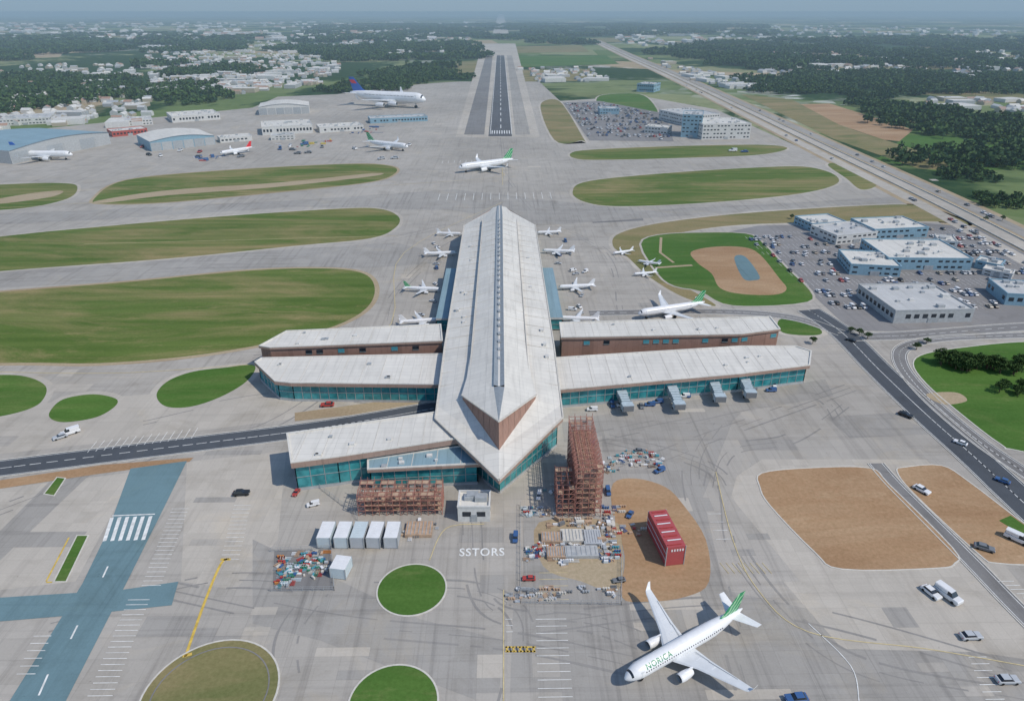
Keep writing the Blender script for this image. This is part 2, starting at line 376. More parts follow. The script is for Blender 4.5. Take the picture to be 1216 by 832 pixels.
for i,(nm,px,k) in enumerate(isl):
    p=wpoly(px)
    sheet("pavement_edge",offset(p,3.0),.030+.001*i,'conc2' if i not in(1,3) else 'dirt2')
    sheet(nm,p,Z3,k)
sheet("dry_grass_track",wpoly([(118,238),(200,226),(330,217),(440,206),(445,209),(330,222),(200,232),(125,241)]),Z4,'dirt2')
sheet("dry_grass_track",wpoly([(0,236),(50,228),(75,227),(60,234),(0,242)]),Z4,'dirt2')
def circ(u,v,ur,n=48):
    c=P(u,v); r=(P(u+ur,v)-c).length
    return [c+Vector((math.cos(2*math.pi*i/n)*r,math.sin(2*math.pi*i/n)*r,0)) for i in range(n)]
for u,v,ur,k in[(489,699,40,'grassg'),(467,834,52,'grassg'),(249,824,78,'grassd')]:
    c=circ(u,v,ur); sheet("grass_island",c,Z5,k); kerbring(kb,c,.5,.15)
    if ur>70:
        o=circ(u,v,ur-10); mbx=MB(); kerbring(mbx,offset(o,-.3),.35,.16,'asph2'); mbx.obj("drain_ring",fix=False)
fo=wpoly([(760,290),(780,279),(830,276),(885,277),(905,287),(935,318),(963,345),(960,359),(900,364),(858,361),(830,346),(800,340),(780,325)],True,3)
sheet("sports_field_grass",fo,Z4,'grassg')
sheet("infield_dirt",wpoly([(821,299),(850,293),(885,294),(903,303),(925,330),(934,343),(920,350),(880,349),(855,342),(845,325),(828,312)]),Z5,'dirt')
sheet("infield_court",wpoly([(872,306),(885,305),(902,328),(895,333),(882,330)]),Z5+.02,'teal')
mb=MB(); ribbon(mb,[P(778,318),P(822,315)],3,Z5+.01,'dirt2'); ribbon(mb,[P(785,282),P(784,300),P(800,312)],2,Z5+.015,'dirt2')
c=cat(fo+[fo[0]],False,1); ribbon(mb,c,1.6,Z5+.02,'conc2'); mb.obj("field_path",fix=False)
sheet("bare_dirt",wpoly([(728,574),(755,568),(790,578),(812,600),(838,640),(842,690),(815,708),(770,714),(738,708),(742,660),(728,610)],True,4),Z3,'dirt')
d1=wpoly([(905,562),(960,556),(1032,556),(1055,575),(1130,650),(1133,668),(1110,674),(1000,675),(968,655),(915,600),(903,578)],True,4)
d2=wpoly([(1066,560),(1075,555),(1118,553),(1150,572),(1216,622),(1260,650),(1250,668),(1185,668),(1160,655),(1085,585)],True,4)
for d_ in(d1,d2):
    sheet("bare_dirt",d_,Z5,'dirt'); kerbring(kb,d_,.5,.15)
g1=wpoly([(1085,432),(1100,420),(1150,412),(1216,406),(1330,404),(1420,470),(1420,580),(1216,536),(1190,528),(1140,490),(1100,455)],True,4)
sheet("grass_verge",g1,Z5,'grassg'); kerbring(kb,g1,.6,.15)
sheet("grass_verge",wpoly([(1186,618),(1200,612),(1240,640),(1230,645)],False),Z5+.03,'grassg')
sheet("bare_dirt",wpoly([(1100,468),(1135,466),(1148,476),(1120,480)]),Z5+.02,'dirt2')
for px in ([(65,690),(78,690),(104,636),(92,636)],[(53,586),(64,588),(77,568),(68,567)]):
    g=wpoly(px,False); sheet("grass_verge",g,Z5,'grassg'); kerbring(kb,g,.4,.15)
sheet("bare_dirt",wpoly([(-60,590),(0,570),(120,552),(230,543),(225,548),(120,562),(0,580),(-60,596)],False),Z2+.015,'dirt')
sheet("bare_dirt",wpoly([(350,490),(440,478),(520,465),(515,478),(440,490),(350,500)],False),Z2+.015,'dirt2')
kb.obj("kerb",fix=False)
# ---------------------------------------------------------------- roads
def road(name,px,w,k='asph',z=Z4,dash=True,edge=True,kerb=True,line='white'):
    c=cat([P(*q) for q in px],False,10); mb=MB(); 
    ribbon(mb,c,w,z,k)
    if kerb:
        L,R=ribbon_pts(c,w+.5)
        for s_ in(L,R):
            for i in range(len(s_)-1): mb.beam((s_[i].x,s_[i].y,.075+z/2),(s_[i+1].x,s_[i+1].y,.075+z/2),.4,.15,'kerb')
    zz=z+.006
    if edge:
        for s_ in ribbon_pts(c,w-1.2):
            for i in range(len(s_)-1): mk.beam((s_[i].x,s_[i].y,zz),(s_[i+1].x,s_[i+1].y,zz),.22,.002,line)
    if dash:
        for i in range(len(c)-1):
            d=(c[i+1]-c[i]); nn=max(1,int(d.length/9))
            for j in range(nn):
                a=c[i]+d*(j/nn); b=a+d.normalized()*4
                mk.beam((a.x,a.y,zz),(b.x,b.y,zz),.3,.002,'white')
    mb.obj(name,fix=False); return c
road("service_road",[(-250,592),(-100,570),(0,556),(200,531),(345,513),(430,500),(520,484)],12)
road("dual_carriageway",[(960,368),(1000,395),(1045,440),(1100,492),(1160,545),(1216,597),(1330,700)],15)
road("access_road",[(700,372),(850,370),(940,377),(1000,396)],8,'asph2',z=Z4-.01)
road("access_road",[(1000,400),(1080,398),(1216,388),(1400,380)],10,'asph2',z=Z4-.02)
road("loop_road",[(1400,392),(1216,398),(1120,402),(1075,412),(1070,432),(1100,470),(1160,522),(1230,570),(1330,640)],7,'asph2',z=Z4+.01)
road("lot_road",[(1040,550),(1062,575),(1100,613),(1150,663),(1200,715),(1260,775)],6,'asph2',z=Z4,dash=False)
tx=MB()
tx.add([P(155,556,Z4),P(222,547,Z4),P(186,620,Z4),P(150,692,Z4),P(78,832,Z4),P(30,925,Z4),P(-60,925,Z4),P(0,850,Z4),P(98,692,Z4),P(128,630,Z4)],[tuple(range(9,-1,-1))],'teal')
tx.add([P(-80,714,Z4+.004),P(96,703,Z4+.004),P(86,730,Z4+.004),P(-80,744,Z4+.004)],[(3,2,1,0)],'teal')
tx.add([P(143,700,Z4+.004),P(212,690,Z4+.004),P(204,718,Z4+.004),P(130,726,Z4+.004)],[(3,2,1,0)],'teal')
tx.obj("blue_taxiway",fix=False)
for a,b in[((128,672),(122,685)),((92,742),(84,758)),((57,800),(46,825))]:
    mk.beam(P(*a,Z5),P(*b,Z5),.5,.004,'white')
for i in range(6):
    u=124+i*9.2; mk.beam(P(u+9,614-.3*i,Z5),P(u,642-.3*i,Z5),1.2,.004,'white')
mk.beam(P(133,612,Z5),P(184,610,Z5),.5,.004,'white')
def stalls(a,b,n,L,dirv=(1,0),w=.2,k='white',z=Z5):
    A=P(*a);B=P(*b); d=Vector((dirv[0],dirv[1],0)).normalized()
    for i in range(n):
        p=A.lerp(B,i/(n-1)); q=p+d*L; mk.beam((p.x,p.y,z),(q.x,q.y,z),w,.004,k)
stalls((204,604),(168,695),20,6); stalls((152,712),(104,826),18,6.5); stalls((278,600),(262,664),14,6)
stalls((636,735),(640,860),14,9); stalls((640,680),(640,712),5,9,k='yellow2'); stalls((600,735),(601,750),3,2)
stalls((855,668),(905,668),8,5,(.3,-1),k='yellow2'); stalls((1150,780),(1170,830),7,5)
stalls((1185,690),(1230,720),7,5); stalls((840,610),(850,640),4,5)
stalls((40,755),(20,800),6,5); stalls((520,238),(655,236),14,26,(0,1),w=.45); stalls((525,194),(560,193),6,14,(0,1),w=.4)
stalls((115,524),(235,508),14,8,(0.05,-1),w=.22,k='white')
for pts,k,w_ in [([(272,663),(262,670),(243,715),(220,780)],'yellow',.8),([(262,664),(274,664)],'yellow',.9),([(217,779),(228,776)],'yellow',.9),
   ([(598,700),(598,860)],'yellow2',.3),([(575,622),(530,627),(510,665)],'yellow2',.3),([(597,220),(597,190)],'yellow2',.5),([(600,768),(636,768)],'yellow',.5),([(600,773),(636,773)],'yellow',.5),
   ([(1216,790),(1100,770),(960,750),(900,700),(870,640),(850,560)],'yellow2',.3),([(960,740),(1010,790),(1020,832)],'white',.25),
   ([(55,690),(82,638)],'yellow',.5),([(55,691),(62,691)],'yellow',.5),([(100,300-10),(470,280)],'yellow2',.5),([(-50,250),(540,215),(597,205)],'yellow2',.5),([(597,240),(480,300),(450,400),(200,440),(-60,440)],'yellow2',.4)]:
    c=cat([P(*q) for q in pts],False,6)
    for i in range(len(c)-1): mk.beam((c[i].x,c[i].y,Z5+.01),(c[i+1].x,c[i+1].y,Z5+.01),w_,.004,k)
for i in range(9): mk.beam(P(601+i*4,767,Z5+.01),P(603+i*4,774,Z5+.01),.5,.004,'asph' if i%2 else 'yellow')
mk.obj("painted_markings",fix=False)
def textmesh(body,size,k,res=6,sp=1.0,off=.02):
    cu=bpy.data.curves.new("t","FONT"); cu.body=body; cu.size=size; cu.space_character=sp; cu.resolution_u=res; cu.offset=off*size
    to=bpy.data.objects.new("t",cu); sc.collection.objects.link(to); bpy.context.view_layer.update()
    me=bpy.data.meshes.new_from_object(to); bpy.data.objects.remove(to); me.materials.clear(); me.materials.append(M[k]); return me
me=textmesh("SSTORS",6.0,'white',sp=1.12)
o=bpy.data.objects.new("painted_ground_lettering",me); sc.collection.objects.link(o)
a=P(545,660); b=P(599,660); wid=max(v.co.x for v in me.vertices)
o.location=(a.x,a.y,Z5); o.scale=((b.x-a.x)/wid,.85,1)
hw=MB(); hc=cat([P(*q) for q in[(706,48),(745,66),(800,90),(885,130),(985,178),(1100,233),(1216,292),(1500,440)]],False,10)
ribbon(hw,hc,66,Z2,'dirt2'); ribbon(hw,hc,15,Z4,'conc2')
L,R=ribbon_pts(hc,40); ribbon(hw,L,14,Z4,'conc3'); ribbon(hw,R,14,Z4,'conc2')
L2,R2=ribbon_pts(hc,15)
for s_ in(L2,R2):
    for i in range(len(s_)-1): hw.beam((s_[i].x,s_[i].y,.5),(s_[i+1].x,s_[i+1].y,.5),.6,.9,'kerb')
hw.obj("motorway",fix=False)
sheet("parking_lot",wpoly([(862,276),(900,268),(1100,265),(1160,270),(1216,300),(1330,370),(1330,380),(1216,386),(1080,394),(1010,392),(960,345),(905,290)],False),Z2+.016,'asph3')
sheet("parking_lot",wpoly([(668,122),(712,120),(790,135),(800,168),(700,167)],False),Z4+.01,'asph3')
for px,k in [([(614,66),(720,66),(735,76),(617,80)],'grassg'),([(618,83),(700,82),(716,96),(622,97)],'grassd'),([(530,56),(575,56),(572,70),(525,70)],'grassg'),([(520,74),(570,72),(566,86),(515,88)],'grassd'),([(612,55),(690,54),(700,62),(614,63)],'grassd'),
   ([(945,124),(985,123),(1040,140),(1097,158),(1095,170),(1050,166),(990,146)],'dirt'),([(880,112),(940,118),(1000,150),(1110,185),(1150,205),(1090,200),(990,165)],'grassd'),([(1040,98),(1100,94),(1216,112),(1216,124),(1090,112)],'grassd'),([(830,55),(900,52),(900,60),(840,63)],'dirt2'),([(0,62),(80,59),(70,68),(0,70)],'dirt2'),([(1090,150),(1216,165),(1216,200),(1120,205),(1040,190)],'grassg'),
   ([(930,64),(1060,60),(1080,68),(960,72)],'dirt2'),([(1080,52),(1216,50),(1216,57),(1100,58)],'grassd'),([(640,47),(730,45),(740,50),(650,52)],'grassd'),([(420,36),(540,34),(545,38),(430,41)],'grassd'),([(0,44),(140,40),(150,44),(0,50)],'grassd'),([(980,78),(1130,76),(1150,82),(1000,85)],'grassd')]:
    sheet("far_field",wpoly(px,False),-.1+.005*random.random(),k)
# ---------------------------------------------------------------- terminal
T=empty("airport_terminal")
def glasswall(mb,p,q,z0,z1,sp=4,rows=2,k='glass'):
    p=Vector(p);q=Vector(q); d=q-p; d.z=0; L=d.length
    if L<.5: return
    mb.add([(p.x,p.y,z0),(q.x,q.y,z0),(q.x,q.y,z1),(p.x,p.y,z1)],[(0,1,2,3)],k)
    n=max(1,int(L/sp))
    for i in range(n+1):
        a=p.lerp(q,i/n); mb.beam((a.x,a.y,z0),(a.x,a.y,z1),.3,.3,'mull')
    for r in range(rows+1):
        z=z0+.2+(z1-z0-.4)*r/rows; mb.beam((p.x,p.y,z),(q.x,q.y,z),.35,.25,'mull')
def wing(name,rpx,z,fasc=1.6,inset=2.5,wall='glass',kf='brown2',kr='roof',rows=2,par=T):
    pts=ccw([Vector((*P(u,v,z)[:2],0)) for u,v in rpx]); mb=MB()
    mb.prism(pts,z-fasc,z,kf,kr,bottom=True)
    inn=offset(pts,-.7); n=len(pts)
    vs=[(p.x,p.y,z+.45) for p in pts]+[(p.x,p.y,z+.45) for p in inn]+[(p.x,p.y,z+.003) for p in inn]+[(p.x,p.y,z) for p in pts]
    fs=[]
    for i in range(n):
        j=(i+1)%n; fs+=[(i,j,n+j,n+i),(n+i,n+j,2*n+j,2*n+i),(i,3*n+i,3*n+j,j)]
    mb.add(vs,fs,'roof')
    ip=offset(pts,-inset)
    for i in range(n):
        a,b=ip[i],ip[(i+1)%n]
        if wall=='glass': 
            zb=z-fasc
            glasswall(mb,a,b,0.9,zb,4,rows)
            mb.beam((a.x,a.y,.45),(b.x,b.y,.45),.6,.9,'wallg')
        else:
            mb.add([(a.x,a.y,0),(b.x,b.y,0),(b.x,b.y,z-fasc),(a.x,a.y,z-fasc)],[(0,1,2,3)],wall)
            L=(b-a).length; nn=int(L/5); d=(b-a)/max(1,nn); nr=Vector((d.y,-d.x,0)).normalized()*.12
            for j in range(nn):
                if random.random()<.55:
                    c0=a+d*(j+.2)+nr;c1=a+d*(j+.8)+nr; zz=z-fasc-3.2
                    mb.add([(c0.x,c0.y,zz),(c1.x,c1.y,zz),(c1.x,c1.y,zz+1.9),(c0.x,c0.y,zz+1.9)],[(0,1,2,3)],random.choice(('cteal','glassd','cteal')))
                    mb.beam((c0.x,c0.y,zz-.1),(c1.x,c1.y,zz-.1),.3,.2,'mull')
    cx=sum((p for p in pts),Vector())/n
    for _ in range(5):
        i=random.randrange(n); p=cx.lerp(pts[i],random.uniform(.1,.7)); s_=random.uniform(1,2.2)
        mb.box((p.x,p.y,z+.4),(s_,s_*.8,.8),'steel' if random.random()<.5 else 'wallw')
    xs_=[p.x for p in pts]; x=min(xs_)+8
    while x<max(xs_)-6:
        ys=[]
        for i in range(n):
            a,b=inn[i],inn[(i+1)%n]
            if (a.x-x)*(b.x-x)<0: ys.append(a.y+(b.y-a.y)*(x-a.x)/(b.x-a.x))
        if len(ys)>=2: mb.beam((x,min(ys),z+.03),(x,max(ys),z+.03),.25,.1,'kerb')
        x+=9
    return mb.obj(name,par)
wing("east_rear_concourse",[(664,383),(915,376),(927,391),(880,397),(666,401)],13,1.0,.6,'brown')
wing("east_front_concourse",[(655,425),(880,411),(945,411),(964,417),(962,434),(880,444),(664,463)],10,1.6,1.5,'glass')
wing("west_rear_concourse",[(524,385),(340,393),(307,411),(320,413),(526,405)],12.5,1.0,.6,'brown')
wing("west_front_concourse",[(528,420),(310,425),(302,430),(326,453),(345,455),(530,457)],10,1.6,1.5,'glass')
wing("southwest_hall",[(532,487),(340,515),(345,550),(400,543),(545,521)],13.1,2.3,1.2,'glass')
wing("entrance_annex",[(436,545),(548,529),(572,551),(436,558)],9.5,1.2,1.0,'glass',kf='brown2',kr='roofb')
AX=-1.5
st=[(557,8,13.5,5,15,16,1.5,17),(512,27,14,12.5,16.5,18,2.2,21),(300,26.5,14,12.5,16.5,18,2.2,21.5),(262,26,14,13.5,16.8,18.5,2.2,22.3),(246,25.5,14,15,17,19,2.2,22.8)]
mb=MB()
def q4(a,b,c,d,k): mb.add([a,b,c,d],[(0,1,2),(0,2,3)],k)
for i in range(4):
    A=st[i];B=st[i+1]
    for s_ in(-1,1):
        X=lambda w_:AX+s_*w_
        q4((X(A[1]),A[0],A[2]),(X(B[1]),B[0],B[2]),(X(B[3]),B[0],B[4]),(X(A[3]),A[0],A[4]),'roof')
        q4((X(A[3]),A[0],A[4]),(X(B[3]),B[0],B[4]),(X(B[3]),B[0],B[5]),(X(A[3]),A[0],A[5]),'brown2')
        q4((X(A[3]+.4),A[0],A[5]),(X(B[3]+.4),B[0],B[5]),(X(B[6]),B[0],B[7]),(X(A[6]),A[0],A[7]),'roof')
        q4((X(A[6]),A[0],A[7]),(X(B[6]),B[0],B[7]),(X(B[6]),B[0],B[7]+.8),(X(A[6]),A[0],A[7]+.8),'spine')
        q4((X(A[6]),A[0],A[7]+.8),(X(B[6]),B[0],B[7]+.8),(X(.4),B[0],B[7]+.25),(X(.4),A[0],A[7]+.25),'spine')
    q4((AX-.4,A[0],A[7]+.25),(AX+.4,A[0],A[7]+.25),(AX+.4,B[0],B[7]+.25),(AX-.4,B[0],B[7]+.25),'roof')
tipy=P(597,570,14).y
yt=211.0; zt=25.5
tipU=(AX,yt+5,zt); tipB=(AX,yt,15.8)
for s_ in(-1,1):
    X=lambda w_:AX+s_*w_
    mb.add([(X(25.5),236,14),(AX,tipy,14),tipB],[(0,1,2)],'roof')
    mb.add([(X(25.5),246,14),(X(25.5),236,14),tipB],[(0,1,2)],'roof')
    mb.add([(X(25.5),246,14),tipB,(X(15),246,17)],[(0,1,2)],'roof')
    q4((X(15),246,17),tipB,tipU,(X(15),246,19),'brown')
    mb.add([(X(15.4),246,19),(AX,yt+4,zt+.05),(X(2.2),246,22.8)],[(0,1,2)],'roof')
    mb.add([(X(2.2),246,22.8),(AX,yt+4.2,zt+.1),(AX,246,23.0)],[(0,1,2)],'spine')
    mb.beam((X(15.4),246,19),(AX,yt+4,zt),.5,.5,'kerb')
    for t in(.15,.3,.45,.6,.75,.9):
        a=Vector((X(15),246,17)).lerp(Vector(tipB),t); b=Vector((X(15),246,19)).lerp(Vector(tipU),t); mb.beam(a+Vector((s_*.02,-.08,0)),b+Vector((s_*.02,-.08,0)),.14,.14,'brown2')
mb.obj("main_roof",T)
out=[Vector((AX,tipy,0)),Vector((AX+25.5,236,0)),Vector((AX+26.5,300,0)),Vector((AX+27,512,0)),Vector((AX+8,557,0)),Vector((AX-8,557,0)),Vector((AX-27,512,0)),Vector((AX-26.5,300,0)),Vector((AX-25.5,236,0))]
mb=MB(); n=len(out)
for i in range(n):
    a,b=out[i],out[(i+1)%n]
    mb.add([(a.x,a.y,12.2),(b.x,b.y,12.2),(b.x,b.y,13.95),(a.x,a.y,13.95)],[(0,1,2,3)],'brown2')
mb.add([(p.x,p.y,12.2) for p in out],[tuple(range(n))],'brown2')
ip=offset(ccw(out),-2.2); ip[0]=Vector((AX,tipy+11,0))
for i in range(n):
    a,b=ip[i],ip[(i+1)%n]; glasswall(mb,a,b,.8,12.2,3.2,3); mb.beam((a.x,a.y,.4),(b.x,b.y,.4),.6,.8,'wallg')
mb.obj("main_hall_walls",T,fix=False)
mb=MB()
for s_ in(-1,1):
    mb.beam((AX+s_*12.9,512,18.2),(AX+s_*12.9,262,18.5),.35,.35,'kerb')
    for (ya,yb,wa,wb) in((512,300,27,26.5),(300,236,26.5,25.5)): mb.beam((AX+s_*wa,ya,14.1),(AX+s_*wb,yb,14.1),.6,.5,'kerb')
    mb.beam((AX+s_*25.5,236,14.1),(AX,tipy,14.1),.6,.5,'kerb')
    for y in range(262,510,12):
        mb.beam((AX+s_*26.3,y,14.12),(AX+s_*13,y,16.6),.22,.15,'kerb'); mb.beam((AX+s_*12.6,y,18.15),(AX+s_*2.6,y,21.35),.2,.15,'kerb')
for i in range(26):
    y=270+i*9+random.random()*3; mb.box((AX,y,22.3+.2),(1.2,2.4,.6),'steel')
for i in range(12):
    s_=random.choice((-1,1)); mb.box((AX+s_*random.uniform(18,23),random.uniform(260,500),15.6),(1.6,2.2,1.2),'wallw')
mb.obj("roof_trim",T)
for s_,nm in((-1,"west_gate_lounge"),(1,"east_gate_lounge")):
    mb=MB(); x0,x1=(AX+s_*26.5),(AX+s_*35)
    xa,xb=min(x0,x1),max(x0,x1)
    mb.prism([(xa,350),(xb,350),(xb,432),(xa,432)],6.8,8,'wallw','roofb',True)
    for a,b in(((xa+.4,350.5),(xb-.4,350.5)),((xb-.4,350.5),(xb-.4,431.5)),((xa+.4,431.5),(xa+.4,350.5)),((xa+.4,431.5),(xb-.4,431.5))):
        glasswall(mb,(a[0],a[1],0),(b[0],b[1],0),.5,6.8,4,2)
    mb.obj(nm,T)
# ---------------------------------------------------------------- jet bridges
def jetbridge(base,end,z0=5.5,z1=4.2,w=3.2):
    a=Vector((base[0],base[1],z0)); b=Vector((end[0],end[1],z1)); e=empty("jet_bridge",(a.x,a.y,0))
    mb=MB(); a0=Vector((0,0,z0)); b0=b-Vector((a.x,a.y,0)); d=(b0-a0); m_=a0.lerp(b0,.55)
    mb.beam(a0,m_,w,2.9,'wallb2'); mb.beam(a0.lerp(b0,.5),b0,w*.86,2.5,'wallb2')
    for i in range(1,9):
        p=a0.lerp(b0,i/9); mb.beam(p-Vector((0,0,1.5)),p+Vector((0,0,1.52)),w+.12,.14,'mull')
    dn=Vector((d.x,d.y,0)).normalized()
    mb.beam(b0-dn*1.2,b0+dn*2.0,w*1.15,2.9,'wallb2'); mb.beam(b0+dn*2.0,b0+dn*2.5,w*1.05,2.5,'cgrey')
    sd=Vector((-dn.y,dn.x,0)); p=a0.lerp(b0,.8)
    for s_ in(-1,1):
        mb.beam((p+sd*s_*1.4)*1-Vector((0,0,p.z-.6)),p+sd*s_*1.4,.35,.35,'steel')
        mb.tube(p+sd*(s_*1.4-.25)-Vector((0,0,p.z-.6)),p+sd*(s_*1.4+.25)-Vector((0,0,p.z-.6)),.6,'black',10)
    mb.beam(p+sd*1.4-Vector((0,0,p.z-.9)),p-sd*1.4-Vector((0,0,p.z-.9)),.3,.3,'steel')
    mb.beam((0,0,0),(0,0,z0),.8,.8,'steel')
    mb.obj("tunnel",e)
for (u,v),(u2,v2) in [((733,470),(744,492)),((793,466),(805,490)),((843,461),(853,481)),((879,458),(889,476))]:
    jetbridge(P(u,v),P(u2,v2),w=4.4)
# ---------------------------------------------------------------- aircraft
def aircraft_meshes(L,tail='tailg',fr=.052,four=False):
    r=fr*L; zc=r+.045*L; out={}
    mb=MB(); secs=[(0,.03,-.25),(.006,.22,-.22),(.018,.42,-.17),(.032,.58,-.12),(.045,.70,-.07),(.062,.82,-.03),(.085,.92,0),(.115,.98,0),(.15,1,0),(.3,1,0),(.5,1,0),(.66,1,0),(.74,.93,.07),(.82,.76,.2),(.9,.5,.38),(.96,.28,.5),(1,.09,.56)]
    n=28; rings=[]
    for x,k,dz in secs: rings.append([(-x*L,math.cos(2*math.pi*(i+.5)/n)*r*k,zc+dz*r+math.sin(2*math.pi*(i+.5)/n)*r*k) for i in range(n)])
    for j in range(len(secs)-1):
        for i in range(n):
            ang=360*(i+1)/n
            k='acw'
            if j==3 and 25<ang<155: k='glassd'
            mb.add([rings[j][i],rings[j][(i+1)%n],rings[j+1][(i+1)%n],rings[j+1][i]],[(0,1,2,3)],k)
    mb.add(rings[0],[tuple(range(n))],'acw'); mb.add(rings[-1],[tuple(range(n))],'steel')
    me=mb.mesh('fuselage',True); bm=bmesh.new(); bm.from_mesh(me); bmesh.ops.remove_doubles(bm,verts=bm.verts,dist=.0005*L); bmesh.ops.recalc_face_normals(bm,faces=bm.faces); bm.to_mesh(me); bm.free(); out['fuselage']=me
    mb=MB(); nw=int(L*.9)
    for s_ in(-1,1):
        for i in range(nw):
            x=-(.13+.66*i/nw)*L; a0,a1=math.radians(16),math.radians(25)
            rr=r*1.006
            if x<-.72*L: rr=r*.965
            dz=0 if x>-.7*L else .06*r
            vs=[(x+dx,s_*math.cos(a)*rr,zc+dz+math.sin(a)*rr) for dx,a in((-.004*L,a0),(.004*L,a0),(.004*L,a1),(-.004*L,a1))]
            mb.add(vs,[(0,1,2,3)],'glassd')
        for xd in(.105,.36,.70):
            x=-xd*L; vs=[(x+dx,s_*math.cos(a)*r*1.008,zc+math.sin(a)*r*1.008) for dx,a in((-.011*L,-.1),(.011*L,-.1),(.011*L,.62),(-.011*L,.62))]
            mb.add(vs,[(0,1,2,3)],'acg')
    out['windows']=mb.mesh('windows')
    prof=[(0,0),(.08,.05),(.3,.07),(.6,.045),(1,0),(.6,-.03),(.3,-.045),(.08,-.035)]
    def foil(xl,ch,y,z,tk=1,vert=False):
        if vert: return [(xl-px*ch,y+pz*ch*tk,z) for px,pz in prof]
        return [(xl-px*ch,y,z+pz*ch*tk) for px,pz in prof]
    mb=MB()
    for s_ in(-1,1):
        zw=zc-.55*r
        S=[foil(-.33*L,.21*L,0,zw),foil(-.35*L,.19*L,s_*r*.9,zw),foil(-.43*L,.12*L,s_*.17*L,zw+.012*L),foil(-.545*L,.052*L,s_*.44*L,zw+.04*L),foil(-.555*L,.044*L,s_*.458*L,zw+.045*L)]
        mb.loft(S,'acg')
        mb.loft([foil(-.555*L,.044*L,s_*.458*L,zw+.045*L),foil(-.57*L,.034*L,s_*.468*L,zw+.06*L),foil(-.59*L,.018*L,s_*.478*L,zw+.095*L)],'acw')
        mb.beam((-.515*L,s_*.07*L,zw+.012*L),(-.535*L,s_*.17*L,zw+.0165*L),.12,.06,'steel'); mb.beam((-.530*L,s_*.17*L,zw+.0175*L),(-.575*L,s_*.36*L,zw+.0345*L),.12,.06,'steel')
        for yy in(.12,.22,.32): 
            xx=-.49*L-(yy-.12)*.32*L; mb.loft([[(xx+.05*L-k_*.07*L,s_*yy*L+math.cos(a)*q*.006*L,zw+.005*L+yy*.08*L-.004*L+math.sin(a)*q*.007*L) for a in [j*math.pi/3 for j in range(6)]] for k_,q in((0,.2),(.4,1),(.8,.7),(1,.1))],'acg')
    out['wings']=mb.mesh('wings')
    mb=MB()
    for s_ in(-1,1):
        mb.loft([foil(-.87*L,.10*L,s_*.1*r,zc+.35*r),foil(-.955*L,.045*L,s_*.165*L,zc+.35*r+.018*L)],'acw')
    out['tailplane']=mb.mesh('tailplane')
    mb=MB(); mb.loft([foil(-.76*L,.19*L,0,zc+.75*r,.5,True),foil(-.82*L,.145*L,0,zc+.75*r+.03*L,.6,True),foil(-.935*L,.065*L,0,zc+.9*r+.145*L,.6,True)],tail)
    if four: mb.loft([foil(-.885*L,.09*L,0,zc+.75*r+.085*L,.9,True),foil(-.925*L,.07*L,0,zc+.75*r+.125*L,.9,True)],'acred')
    out['tail_fin']=mb.mesh('tail_fin')
    mb=MB(); pos=[(.145,-.34)] if not four else [(.13,-.33),(.27,-.41)]
    for s_ in(-1,1):
        for ye,xe in pos:
            ez=zc-.55*r-.022*L; R=.031*L if not four else .024*L
            cs=[(0,.86),(.008,.98),(.04,1.02),(.08,.9),(.105,.7)]
            rg=[[(xe*L+.03*L-x*L,s_*ye*L+math.cos(a)*R*k,ez+math.sin(a)*R*k) for a in [2*math.pi*i/18 for i in range(18)]] for x,k in cs]
            mb.loft(rg,'acw',False)
            inn=[[(xe*L+.03*L-x*L,s_*ye*L+math.cos(a)*R*k,ez+math.sin(a)*R*k) for a in [2*math.pi*i/18 for i in range(18)]] for x,k in((0,.86),(.02,.82))]
            mb.loft(inn,'steel',False); mb.add(inn[1],[tuple(range(18))],'black')
            mb.tube((xe*L+.016*L,s_*ye*L,ez),(xe*L+.008*L,s_*ye*L,ez),.2*R,'steel',8)
            mb.tube((xe*L-.07*L,s_*ye*L,ez),(xe*L-.09*L,s_*ye*L,ez),.6*R,'steel',12,.2*R)
            mb.loft([[(xe*L+.01*L,s_*ye*L+.004*L*q,ez+R),(xe*L-.09*L,s_*ye*L+.004*L*q,ez+R*.8),(xe*L-.12*L,s_*ye*L+.004*L*q,ez+R*.9),(xe*L-.06*L,s_*ye*L+.004*L*q,ez+R+.008*L)] for q in(-1,1)],'acw')
    out['engines']=mb.mesh('engines')
    mb=MB()
    for gx,gy in((-.13,0),(-.50,.095),(-.50,-.095)):
        wr=.014*L if gy==0 else .018*L
        mb.tube((gx*L,gy*L,wr),(gx*L,gy*L,zc-.6*r),.006*L,'steel',8)
        for q in(-1,1): mb.tube((gx*L,gy*L+q*.006*L,wr),(gx*L,gy*L+q*.014*L,wr),wr,'black',14)
    out['landing_gear']=mb.mesh('landing_gear')
    return out,r,zc
def place(ms,loc,head,scale=1,name="airliner"):
    e=empty(name,loc); e.rotation_euler=(0,0,head); e.scale=(scale,)*3
    for k,me in ms.items():
        o=bpy.data.objects.new(k,me); sc.collection.objects.link(o); o.parent=e
    return e
G,rg_,zc_=aircraft_meshes(40,'tailg')
Wt,_,_=aircraft_meshes(40,'acw'); Rb,_,_=aircraft_meshes(40,'acblue',fr=.06,four=True); Bl,_,_=aircraft_meshes(40,'acblue'); Rd,_,_=aircraft_meshes(40,'acred')
def by(nose,tail,ms,L=None):
    a=P(*nose);b=P(*tail); d=a-b; L=L or d.length; hd=math.atan2(d.y,d.x)
    return place(ms,(a.x,a.y,Z5),hd,L/40)
mid=(P(735,788,3)+P(890,744,4))/2; Lm=43; hd=math.radians(180+30)
fpos=mid+Vector((math.cos(hd),math.sin(hd),0))*Lm/2
pl=place(G,(fpos.x,fpos.y,Z5),hd,Lm/40)
me=textmesh("NORICA",2.0,'acgreen',3,1.12,.004)
